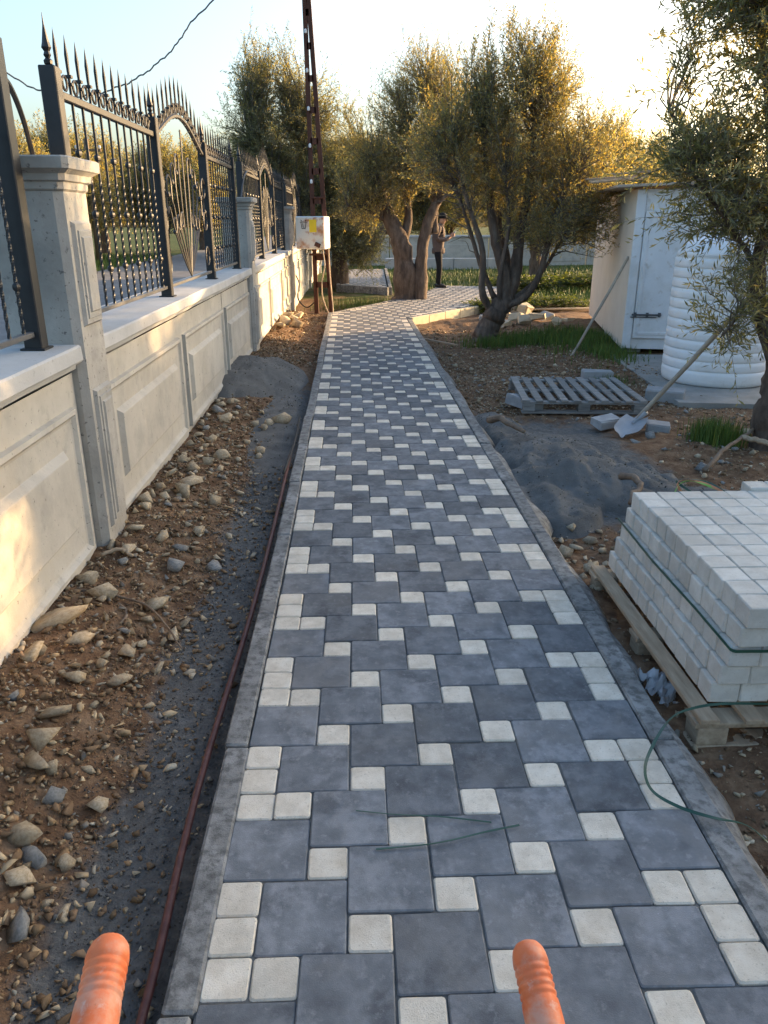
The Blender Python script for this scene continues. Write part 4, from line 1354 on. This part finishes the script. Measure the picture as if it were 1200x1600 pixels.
# ------------------------------------------------------------------ shed, water tank, slab
mb = MB().prism([(3.02, 9.25), (2.84, 6.62), (3.5, 6.52), (5.0, 6.5), (5.6, 9.0)], -.2, -.045)
kind(mb.build('concrete_slab', M['slab']), 'structure')
shed = thing('shed', 'leaning white metal shed with a bolted door and cream side wall with warm bounced light in its tone', 'shed', (3.21, 9.38, .0), -math.atan2(.175, .985))
SW, SL, SH = 2.3, 3.75, 1.80
# local x = along the front wall, y = along the side wall
MB().box((0, 0, 0), (.04, SL, SH), bev=.004).build('side_wall', M['shed_cream'], shed, loc=(.02, SL / 2, SH / 2))
MB().box((0, 0, 0), (.04, SL, SH), bev=.004).build('side_wall', M['shed_cream'], shed, loc=(SW - .02, SL / 2, SH / 2))
MB().box((0, 0, 0), (SW - .084, .04, SH), bev=.004).build('back_wall', M['shed_white'], shed, loc=(SW / 2, SL - .02, SH / 2))
MB().box((0, 0, 0), (SW - .084, .036, SH), bev=.004).build('front_wall', M['shed_white'], shed, loc=(SW / 2, .022, SH / 2))
MB().box((0, 0, 0), (SW - .1, SL - .1, .06)).build('floor', M['slab'], shed, loc=(SW / 2, SL / 2, .035))
for x in (.15, SW - .15):
    for y in (.2, SL / 2, SL - .2):
        MB().box((x, y, -.09), (.2, .2, .16)).build('footing', M['block_grey'], shed)
door = MB().box((0, 0, 0), (.80, .022, 1.44), bev=.006).build('door', M['shed_white'], shed, loc=(.515, -.016, .13 + .72))
mb = MB()
for (cx, cz, w, h) in ((0, -.66, .70, .035), (0, .66, .70, .035), (-.36, 0, .035, 1.3), (.36, 0, .035, 1.3)):
    mb.box((cx, -.014, cz), (w, .012, h), bev=.003)
mb.build('door_frame', M['shed_white'], door)
mb = MB().tube([(-.44, -.03, -.44), (-.10, -.03, -.44)], .010, 6)
mb.box((-.40, -.02, -.44), (.03, .03, .05)).box((-.26, -.02, -.44), (.03, .03, .05)).box((-.12, -.02, -.44), (.03, .03, .05))
mb.build('bolt', M['iron_pale'], door)
MB().box((-.30, -.018, -.47), (.30, .008, .012)).build('bolt_plate', M['iron_pale'], door)
MB().tube([(.02, -.03, -.20), (.30, -.03, -.20)], .008, 6).build('bolt', M['iron_pale'], door)
MB().box((0, 0, 0), (.10, .02, SH - .02), bev=.003).build('corner_post', M['shed_white'], shed, loc=(.052, -.010, SH / 2))
MB().box((0, 0, 0), (SW + .35, SL + .3, .03), rot=(0, rad(-2.2), 0), bev=.004).build('roof', M['roof_sheet'], shed, loc=(SW / 2 - .08, SL / 2, SH + .075))
for k, (x, y, a, l) in enumerate([(-.20, .25, .1, .62), (-.16, .42, -.06, .7), (-.24, .60, .12, .6), (-.12, .1, .0, .5)]):
    MB().box((0, 0, 0), (l, .12, .02), bev=.003).build('roof_board', M['wood_pale'], shed, loc=(x, y, SH + .10 + .024 * k), rot=(rad(3), rad(-4), a))

tank = thing('water_tank', 'big white ribbed plastic water tank standing on a concrete slab beside the shed', 'water tank', (3.60, 7.66, -.045))
prof = [(.47, 0), (.495, .015), (.505, .05)]
z = .05
for k in range(12):
    z0 = .06 + k * .094
    prof += [(.508, z0 + .012), (.510, z0 + .05), (.506, z0 + .078), (.498, z0 + .083), (.498, z0 + .089), (.505, z0 + .094)]
body_top = .06 + 12 * .094
MB().lathe(prof, seg=56).build('body', M['tank'], tank, True)
MB().lathe([(.500, body_top - .003), (.49, body_top + .04), (.42, body_top + .12), (.28, body_top + .19), (.2, body_top + .20)], seg=48).build('dome', M['tank'], tank, True)
MB().lathe([(.205, body_top + .195), (.21, body_top + .215), (.2, body_top + .25), (.03, body_top + .27)], seg=32).build('lid', M['tank'], tank, True)

# ------------------------------------------------------------------ pallets
def pallet(name, label, loc, rz, W, L, ns, m, h=.13, low=True):
    t = thing(name, label, 'pallet', loc, rz)
    for k in range(ns):
        x = -W / 2 + .04 + (W - .08) * k / (ns - 1)
        MB().box((0, 0, 0), (.062, L, .016), bev=.002, jit=.0015).build('slat', m, t, loc=(x, R.gauss(0, .006), h - .008), rot=(0, R.gauss(0, .015), R.gauss(0, .008)))
    for y in (-L / 2 + .05, 0, L / 2 - .05):
        MB().box((0, 0, 0), (W, .085, .018), bev=.002, jit=.0015).build('stringer', m, t, loc=(0, y, h - .026))
        for x in (-W / 2 + .06, 0, W / 2 - .06):
            MB().box((0, 0, 0), (.10, .085, .065), bev=.003, jit=.002).build('block', m, t, loc=(x, y, h - .068))
        MB().box((0, 0, 0), (W, .085, .016), bev=.002, jit=.0015).build('bottom_board', m, t, loc=(0, y, h - .109))
    return t
pallet('wooden_pallet', 'empty grey weathered wooden pallet lying on the earth in front of the water tank', (1.97, 6.93, -.105), rad(-4), 1.06, 1.06, 10, M['wood_grey'])
pallet('wooden_pallet', 'pale wooden pallet under the stack of white blocks', (1.60, 2.56, -.128), rad(.5), 1.12, 1.16, 8, M['wood_pale'], h=.128)
pallet('wooden_pallet', 'distant broken pallet by the rubble behind the leaning olive', (3.75, 15.2, -.16), rad(18), 1.1, .9, 7, M['wood_pale'])

# white blocks stacked on the pallet
blk = [MB().box((0, 0, 0), (.0970, .0940, .0725), bev=.0045, jit=.0015).mesh('white_block', M['block_white']) for _ in range(5)]
NXB, NYB, NL = 9, 11, 5
LH = .0738
for l in range(NL + 1):
    for i in range(NXB):
        for j in range(NYB + 2):
            if l < NL:
                if j >= NYB or not (l == NL - 1 or i == 0 or j == 0):
                    continue
            elif not (i >= 5 and j == NYB):
                continue
            x = 1.118 + .05 + i * .0995 + .0135 * min(l, 5) + R.gauss(0, .0016)
            y = 2.065 + .048 + j * .0968 - .012 * l + R.gauss(0, .0014)
            o = obj('white_block', blk[R.randrange(5)], None, (x, y, .002 + LH * (l + .5 - (.80 if l == NL else 0)) + R.gauss(0, .0006)), (0, 0, R.gauss(0, .010)))
            lab = 'white concrete block in the stack on the pale pallet' if l < NL else 'white concrete block in the slightly higher short row behind the stack'
            tag(o, lab, 'block', 'white blocks stacked on the pallet' if l < NL else 'white blocks in the row behind the stack')
mb = MB()
zs = .002 + LH * 2.95
x0, y0 = 1.118 + .0135 * 2 - .004, 2.065 - .012 * 3 - .004
pts = [(x0, 3.13, zs + .01), (x0 - .001, 2.7, zs - .002), (x0, 2.3, zs + .003), (x0, y0 + .012, zs), (x0 + .004, y0 + .003, zs), (x0 + .012, y0 - .003, zs), (x0 + .4, y0 - .003, zs - .003), (x0 + .9, y0 - .003, zs)]
V = []
for p in pts:
    V += [(p[0], p[1], p[2] - .005), (p[0], p[1], p[2] + .005), (p[0] - .0015, p[1] - .0015, p[2] + .005), (p[0] - .0015, p[1] - .0015, p[2] - .005)]
n = len(pts)
mb.add(V, [(4 * i + q, 4 * i + (q + 1) % 4, 4 * i + 4 + (q + 1) % 4, 4 * i + 4 + q) for i in range(n - 1) for q in range(4)])
tag(mb.build('packing_strap', M['strap']), 'dark green strap tight around the stack of white blocks', 'strap')
def ribbon(name, label, pts, w, m, n=50, twist=1.2, cat='strap'):
    c = crv(pts, n)
    d, a, b = frames(c)
    V = []
    for i in range(len(c)):
        t = twist * math.sin(i * .22)
        u = a[i] * math.sin(t) + b[i] * math.cos(t)
        nn = a[i] * math.cos(t) - b[i] * math.sin(t)
        V += [c[i] - u * w / 2 - nn * .0005, c[i] + u * w / 2 - nn * .0005, c[i] + u * w / 2 + nn * .0005, c[i] - u * w / 2 + nn * .0005]
    k = len(c)
    F = [(4 * i + q, 4 * i + (q + 1) % 4, 4 * i + 4 + (q + 1) % 4, 4 * i + 4 + q) for i in range(k - 1) for q in range(4)]
    mb = MB()
    mb.add(V, F)
    return tag(mb.build(name, M[m]), label, cat)
ribbon('loose_strap', 'green plastic strap curling from the pallet corner across the kerb and white pavers',
       [(1.30, 2.015, .03), (1.12, 2.00, .045), (1.0, 1.965, .05), (.93, 1.92, .05), (.865, 1.85, .035), (.80, 1.755, .016), (.783, 1.66, .014), (.83, 1.594, .014), (.9, 1.545, .02), (.975, 1.515, .02), (1.02, 1.462, .0), (1.12, 1.36, -.06)], .009, 'strap', 80, .5)
ribbon('loose_strap', 'thin dark green strap strip lying on the grey pavers in mid path, nearer the camera', [(.03, 1.481, .006), (.178, 1.492, .010), (.312, 1.524, .012), (.40, 1.548, .008)], .005, 'strap', 24, .3)
ribbon('loose_strap', 'thin faint green strap strip lying on the pavers just above the other strip', [(-.02, 1.616, .006), (.087, 1.595, .009), (.2, 1.58, .012), (.33, 1.562, .006)], .0035, 'strap', 24, .3)
for k in range(3):
    ribbon('strap_scrap', ['lime green scrap of strap tangled behind the block stack', 'orange scrap of strap tangled behind the block stack', 'dull green scrap of strap tangled behind the block stack'][k],
           [(1.75 + .08 * k, 4.0 + .04 * k, .0), (1.84, 4.12 + .03 * k, .05), (1.95 + .03 * k, 4.16, .045), (2.08, 4.02 - .05 * k, .02), (2.2, 3.95 + .05 * k, -.02)], .014, ['strap_lime', 'strap_orange', 'strap'][k], 30)

# crumpled clear wrapping left by the pallet
n = 26
u, v = np.meshgrid(np.linspace(-1, 1, n), np.linspace(-1, 1, n))
z = .05 * (1 - np.clip(np.hypot(u, v), 0, 1) ** 2) + .05 * np.abs(fbm(u * 2.2 + 3, v * 2.2, 3)) * 2 + .025 * np.abs(vn(u * 5.5 + v * 3, v * 6 + 9)) * 2 - .02
P = np.stack([u * .058 * (1 + .5 * vn(v * 2.1, u * 2 + 4)) + .02 * vn(u * 6, v * 6), v * .085 * (1 + .5 * vn(u * 2.3 + 7, v)) + .02 * vn(u * 6 + 5, v * 6), z], -1).reshape(-1, 3)
idx = np.arange(n * n).reshape(n, n)
F = np.stack([idx[:-1, :-1], idx[:-1, 1:], idx[1:, 1:], idx[1:, :-1]], -1).reshape(-1, 4)
tag(obj('plastic_wrap', npmesh('plastic_wrap', P, F, M['film']), None, (1.045, 2.27, -.10), (.15, .35, .4)), 'crumpled piece of clear plastic wrap between kerb and pallet', 'plastic wrap')

# ------------------------------------------------------------------ shovel, leaning pole, loose pieces
sh = thing('shovel', 'worn grey steel shovel leaning on the near olive with its blade on the earth', 'shovel', (2.17, 5.80, -.02))
top = Vector((2.70, 5.27, 1.05)) - Vector((2.17, 5.80, -.02))
mb = MB()
mb.tube(crv([(0, 0, .03), tuple(top * .5 + Vector((0, 0, .006))), tuple(top)], 14), .018, 8)
mb.build('shaft', M['handle_wood'], sh, True)
dirv = top.normalized()
gridn = 9
V, F = [], []
dn = Vector((-.36, -.42, -.13)).normalized()   # blade points towards the path
sd = Vector((.72, -.62, 0)).normalized()
up = sd.cross(dn)
if up.z < 0:
    up = -up
for layer in (0, 1):
    for i in range(gridn):
        u = i / (gridn - 1)
        half = .105 * (1 - .75 * max(0, (u - .62) / .38) ** 2) * (.82 + .18 * min(1, u * 4))
        for j in range(gridn):
            w = -1 + 2 * j / (gridn - 1)
            p = dn * (.29 * u - .02) + sd * (half * w) + up * (.028 * w * w - .016 * (1 - u) * (1 - w * w) * 0 + .03 * (1 - u) - .003 * layer)
            V.append(tuple(p))
g2 = gridn * gridn
for i in range(gridn - 1):
    for j in range(gridn - 1):
        a = i * gridn + j
        F.append((a, a + 1, a + gridn + 1, a + gridn))
        F.append((g2 + a, g2 + a + gridn, g2 + a + gridn + 1, g2 + a + 1))
mb = MB()
mb.add(V, F)
mb.build('blade', M['shovel'], sh, True)
MB().tube([(.05, -.05, .10), (0, 0, .03), tuple(dn * .07 + up * .03)], [.022, .021, .010], 8).build('socket', M['shovel'], sh, True)

tag(MB().tube(crv([(2.56, 9.27, -.10), (2.66, 9.30, .06), (2.80, 9.36, .30), (3.02, 9.44, .68), (3.23, 9.52, 1.06)], 30), .016, 8).build('leaning_pole', M['handle_wood'], None, True), 'pale bent pole leaning against the cream side of the shed', 'pole')
def chunk(name, label, cat, c, s, rz, m, rot=(0, 0), bev=.008, group=None, jit=.006):
    return tag(MB().box((0, 0, 0), s, bev=bev, jit=jit).build(name, m, None, loc=c, rot=(rot[0], rot[1], rz)), label, cat, group)
chunk('concrete_chunk', 'flat grey concrete piece lying just left of the shovel blade', 'rubble', (1.98, 5.95, -.045), (.20, .15, .07), .3, M['block_grey'], (.1, -.1))
chunk('concrete_chunk', 'dark grey concrete piece under the right edge of the shovel blade', 'rubble', (2.34, 5.78, -.05), (.17, .14, .07), -.3, M['block_grey'], (.05, .1))
chunk('concrete_block', 'small light grey concrete block behind the empty pallet', 'block', (2.49, 7.92, -.045), (.30, .16, .10), -.1, M['block_grey'])
chunk('concrete_block', 'long grey concrete block at the edge of the slab right of the empty pallet', 'block', (2.80, 6.86, -.03), (.34, .13, .11), -.45, M['block_grey'], (.1, 0))
chunk('kerb_piece', 'grey kerb piece under the left end of the empty pallet', 'kerb stone', (1.47, 6.66, -.05), (.13, .36, .09), .55, M['block_grey'], (.06, .1))
chunk('wood_strip', 'narrow pale wood strip lying between the kerb and the bend', 'board', (1.10, 10.5, -.07), (.03, .75, .02), .6, M['wood_pale'], bev=.002, jit=.001)
for k, (x, y, sx, sy, sz, a) in enumerate([(2.35, 12.6, .40, .25, .16, .3), (2.62, 12.9, .3, .26, .2, 1.0), (2.9, 12.7, .36, .2, .15, -.4), (3.15, 13.2, .38, .3, .18, .6), (2.55, 13.5, .42, .3, .15, .1), (2.95, 13.8, .35, .25, .2, .8),
                                           (2.15, 13.1, .3, .22, .18, -.2), (3.4, 12.6, .28, .2, .14, .5), (3.1, 12.15, .30, .18, .12, 1.2), (2.75, 14.3, .4, .3, .2, .2), (2.25, 12.05, .3, .2, .14, .9), (2.6, 12.2, .26, .2, .16, .2)]):
    chunk('broken_slab', 'broken pale concrete lump in the rubble heap behind the leaning olive', 'rubble', (x, y, -.15 + sz * .34 + .05 * (k % 3)), (sx * .75, sy * .8, sz * .75), a, M['kerb_pale'] if k % 3 else M['rock_grey'], (R.gauss(0, .25), R.gauss(0, .25)), .02, 'concrete lumps behind the leaning olive', .02)
for k, (x, y, l, a) in enumerate([(3.3, 15.9, 1.4, 1.4), (3.9, 14.4, 1.5, 1.5), (3.2, 14.6, 1.0, 1.2)]):
    chunk('board', ['thin weathered board lying farthest behind the rubble heap', 'long weathered board lying beside the shed behind the rubble', 'short weathered board lying on the rubble heap'][k], 'board', (x, y, -.08 + .03 * k), (.14, l, .025), -a, M['wood_pale'], (0, .04), .003, None, .002)
def stick(name, label, pts, r0, r1, m='dry_wood', cat='stick'):
    c = crv(pts, 14)
    c = c + rng.normal(size=c.shape) * r0 * .25
    return tag(MB().tube(c, np.linspace(r0, r1, len(c)), 6, jitter=.12).build(name, M[m], None, True), label, cat)
stick('branch', 'dark dead branch lying on the rubble at the right edge', [(2.19, 4.58, -.02), (2.4, 4.82, .03), (2.6, 5.02, .05), (2.9, 5.35, .07)], .017, .010)
stick('branch', 'pale peeled branch poking in from the right edge', [(2.66, 5.08, .05), (2.76, 4.98, .05), (2.95, 4.80, .03)], .018, .019, 'wood_pale')
stick('root', 'crooked root lying on the grey sand heap', [(1.54, 4.26, .06), (1.59, 4.15, .075), (1.585, 4.05, .06), (1.52, 3.98, .055), (1.46, 3.86, .03)], .022, .012)
stick('root', 'gnarled wood lump at the far end of the grey sand heap', [(1.00, 5.70, .04), (1.06, 5.55, .08), (1.10, 5.45, .07), (1.18, 5.30, .05)], .028, .016)
stick('root', 'thin crooked root on the rubble above the long tan slab', [(-1.19, 2.93, .02), (-1.10, 2.93, .01), (-.98, 2.84, -.015), (-.94, 2.74, -.02), (-.95, 2.66, -.02)], .009, .006)
stick('root', 'long thin root curving over the rubble towards the gravel', [(-1.05, 2.90, .01), (-.9, 2.86, -.015), (-.78, 2.72, -.03), (-.68, 2.55, -.045)], .006, .003)
stick('root', 'pale bent root stub against the foot of the wall', [(-1.19, 3.26, .03), (-1.10, 3.29, .04), (-1.05, 3.26, .02)], .010, .008, 'wood_pale')

# ------------------------------------------------------------------ low wall far behind and parked car
fw = thing('far_wall', 'low pale panelled wall far behind the trees across the grass', 'wall', (0, 31, -.2))
for k in range(9):
    mb = MB().box((0, 0, 0), (1.86, .14, 1.06), bev=.01)
    mb.box((0, -.075, -.02), (1.5, .03, .62), bev=.012)
    mb.build('wall_panel', M['concrete'], fw, loc=(-1.6 + 1.9 * k, 0, .53))
    MB().box((0, 0, 0), (1.9, .24, .09), bev=.012).build('coping', M['coping'], fw, loc=(-1.6 + 1.9 * k, 0, 1.106))
fw2 = thing('low_kerb_wall', 'lower pale step of wall in front of the far wall', 'wall', (2.8, 28.6, -.2))
for k in range(4):
    MB().box((0, 0, 0), (1.2, .2, .42), bev=.012, jit=.004).build('wall_block', M['coping'], fw2, loc=(-1.2 + 1.22 * k, 0, .21))
t = thing('wooden_pole', 'bare wooden utility pole across the street seen through the fence bars', 'pole', (-10.4, 33.0, -.2), 0)
MB().tube([(0, 0, 0), (.02, 0, 2), (.05, .0, 4.6)], [.13, .12, .10], 10).build('pole', M['wood_pole'], t, True)
MB().box((.05, -.05, 4.2), (1.1, .09, .09), bev=.008).build('cross_arm', M['wood_pole'], t)
for x in (-.4, 0, .5):
    MB().lathe([(.02, 0), (.05, .03), (.05, .10), (.02, .13)], (.05 + x, -.05, 4.25), 8).build('insulator', M['box_white'], t)
hs = thing('house', 'house with a dark pitched roof beyond the street at the far left', 'house', (-20, 38, -.2), .25)
MB().box((0, 0, 1.5), (8, 7, 3.0)).build('wall', M['shed_cream'], hs)
MB().prism([(-4.6, -4), (4.6, -4), (4.6, 4), (-4.6, 4)], 3.0, 3.12).build('eaves', M['wood_grey'], hs)
mb = MB()
mb.add([(-4.6, -4, 3.12), (4.6, -4, 3.12), (4.6, 4, 3.12), (-4.6, 4, 3.12), (-4.6, 0, 4.7), (4.6, 0, 4.7)], [(0, 1, 5, 4), (2, 3, 4, 5), (0, 4, 3), (1, 2, 5)])
mb.build('roof', M['rust_steel'], hs)
for x in (-2.2, 1.6):
    w = MB().box((0, 0, 0), (1.2, .06, 1.2)).build('window', M['box_white'], hs, loc=(x, -3.52, 1.7))
    MB().box((0, -.035, 0), (1.0, .02, 1.0)).build('pane', M['iron_pale'], w)

# ------------------------------------------------------------------ person
def skin_body(joints, edges, mats, assign, name, parent, sub=2):
    me = bpy.data.meshes.new(name + '_cage')
    me.from_pydata([j[0] for j in joints], edges, [])
    o = bpy.data.objects.new(name + '_cage', me)
    col.objects.link(o)
    sk = o.modifiers.new('skin', 'SKIN')
    o.modifiers.new('sub', 'SUBSURF').levels = sub
    for i, j in enumerate(joints):
        r = j[1] if isinstance(j[1], tuple) else (j[1], j[1])
        me.skin_vertices[0].data[i].radius = r
    me.skin_vertices[0].data[0].use_root = True
    dg = bpy.context.evaluated_depsgraph_get()
    res = bpy.data.meshes.new_from_object(o.evaluated_get(dg))
    bpy.data.objects.remove(o)
    res.materials.clear()
    for m in mats:
        res.materials.append(m)
    for p in res.polygons:
        p.material_index = assign(p.center)
        p.use_smooth = True
    return obj(name, res, parent)
pr = thing('person', 'person in black cap, brown jacket and black trousers looking down at held phone', 'person', (1.90, 18.66, 0.0), rad(-12))
J = [((-.02, 0, .86), (.125, .15)), ((-.03, 0, 1.02), (.13, .16)), ((-.02, 0, 1.20), (.125, .17)), ((.0, 0, 1.32), (.075, .11)), ((.03, 0, 1.385), .055), ((.06, 0, 1.44), .075), ((.075, 0, 1.51), .088), ((.06, 0, 1.56), .07),
     ((-.01, .17, 1.29), .068), ((-.05, .23, 1.07), .058), ((.16, .12, 1.05), .045), ((.26, .05, 1.13), .032),
     ((-.01, -.17, 1.29), .068), ((-.05, -.23, 1.07), .058), ((.16, -.12, 1.05), .045), ((.26, -.03, 1.13), .032),
     ((-.02, .085, .80), .10), ((.0, .09, .45), .068), ((-.03, .09, .07), .05),
     ((-.02, -.085, .80), .10), ((.03, -.10, .45), .068), ((.02, -.10, .07), .05)]
E_ = [(0, 1), (1, 2), (2, 3), (3, 4), (4, 5), (5, 6), (6, 7), (3, 8), (8, 9), (9, 10), (10, 11), (3, 12), (12, 13), (13, 14), (14, 15), (0, 16), (16, 17), (17, 18), (0, 19), (19, 20), (20, 21)]
def asg(c):
    if c.x > .235 and c.z > 1.0 and c.z < 1.3:
        return 2
    if c.z > 1.385:
        return 2
    return 0 if c.z > .79 else 1
skin_body(J, E_, [M['jacket'], M['trousers'], M['skin']], asg, 'body', pr)
for s in (1, -1):
    mb = MB()
    b = Vector((.27, .045 * s, 1.14))
    mb.box((.285, .045 * s, 1.15), (.07, .03, .07), bev=.012)
    for k in range(4):
        y = .04 * s
        p0 = Vector((.30, .045 * s, 1.125 + .018 * k))
        mb.tube([tuple(p0), tuple(p0 + Vector((.035 - .003 * abs(k - 1), -.006 * s, .01))), tuple(p0 + Vector((.05 - .004 * abs(k - 1), -.028 * s, .012)))], [.0095, .009, .007], 6)
    mb.tube([(.27, .04 * s, 1.175), (.295, .025 * s, 1.20), (.32, .012 * s, 1.20)], [.011, .010, .008], 6)
    mb.build('hand', M['skin'], pr, True)
    MB().tube([(-.09 + (.05 if s < 0 else 0), .09 * s, .035), (-.02 + (.05 if s < 0 else 0), .095 * s, .045), (.07 + (.05 if s < 0 else 0), .10 * s, .035), (.15 + (.05 if s < 0 else 0), .105 * s, .025)], [.036, .045, .042, .026], 8).build('shoe', M['shoe'], pr, True)
mb = MB()
mb.lathe([(.095, -.01), (.100, .03), (.092, .075), (.06, .105), (.01, .115)], (.065, 0, 1.52), 16)
mb.box((.165, 0, 1.515), (.10, .13, .012), rot=(0, rad(18), 0), bev=.004)
mb.build('cap', M['trousers'], pr, True)
mb = MB()
mb.box((.160, 0, 1.468), (.025, .022, .04), rot=(0, .3, 0), bev=.006)
mb.build('nose', M['skin'], pr, True)
MB().box((.150, 0, 1.428), (.012, .045, .01), bev=.003).build('mouth', M['rust_steel'], pr)
for s in (1, -1):
    MB().box((.146, .034 * s, 1.490), (.012, .024, .012), bev=.003).build('eye', M['black'], pr)
    MB().box((.065, .088 * s, 1.47), (.04, .018, .055), bev=.006).build('ear', M['skin'], pr)
MB().lathe([(.135, -.02), (.150, .0), (.152, .06), (.145, .10)], (-.02, 0, .77), 18).build('jacket_hem', M['jacket'], pr, True)
MB().lathe([(.075, -.02), (.085, .02), (.078, .055)], (.02, 0, 1.345), 14).build('collar', M['jacket'], pr, True)
ph = MB().box((0, 0, 0), (.012, .075, .15), rot=(0, rad(35), 0), bev=.003).build('phone', M['box_white'], None, loc=(0, 0, 0))
mw = Matrix.Translation((1.90, 18.66, 0)) @ Matrix.Rotation(rad(-12), 4, 'Z') @ Vector((.335, .008, 1.185))
ph.location = mw
tag(ph, 'pale phone held in both hands by the standing person', 'phone')

# ------------------------------------------------------------------ hand cart whose handles reach into the picture
ct = thing('hand_cart', 'hand cart showing its two dusty orange rubber grips at the bottom of the picture', 'hand cart', (0, .3, 0))
def grip(tip, back, r):
    tip, back = Vector(tip), Vector(back)
    d = (back - tip)
    L = .15
    d.normalize()
    prof, pts = [], []
    s = [0, .003, .008, .014, .020]
    rr = [.35, .66, .86, .96, 1.0]
    for a, b in zip(s, rr):
        pts.append(a)
        prof.append(b * r)
    k = .024
    for q in range(5):
        pts += [k, k + .0014, k + .0036, k + .005]
        prof += [r * 1.0, r * .935, r * .935, r * 1.0]
        k += .0075
    pts += [k + .004, .11, L]
    prof += [r * 1.02, r * 1.06, r * 1.10]
    return [tuple(tip + d * p - Vector((0, .3, 0))) for p in pts], prof, tip + d * L, d
ends = []
for tip, back, r in (((-.236, .537, .835), (-.229, .452, .822), .0195), ((.172, .600, .738), (.1775, .515, .715), .0188)):
    pts, prof, e, d = grip(tip, back, r)
    MB().tube(pts, prof, 20).build('grip', M['orange'], ct, True)
    e2 = e - Vector((0, .3, 0)) - d * .02
    ends.append(e2)
    MB().tube([tuple(e2), tuple(e2 + d * .25), (e2.x * .95, -1.2, .42)], .0155, 12).build('handle_tube', M['iron_pale'], ct, True)
MB().tube([(ends[0].x * .95, -1.2, .42), (ends[1].x * .95, -1.2, .42)], .0155, 10).build('cross_tube', M['iron_pale'], ct)
mb = MB()
mb.prism([(-.28, -2.1), (.24, -2.1), (.26, -1.2), (-.30, -1.2)], .36, .40)
mb.build('tray', M['rust_steel'], ct)
w = MB().tube([(0, .19 * math.cos(a), .19 * math.sin(a)) for a in np.linspace(0, 2 * math.pi, 24, endpoint=False)], .045, 8, closed=True).build('wheel', M['black'], ct, True, loc=(-.02, -2.3, .225))
for s in (-1, 1):
    MB().tube([(.16 * s - .02, -1.35, .36), (.2 * s - .02, -1.25, .0)], .014, 8).build('leg', M['iron_pale'], ct)
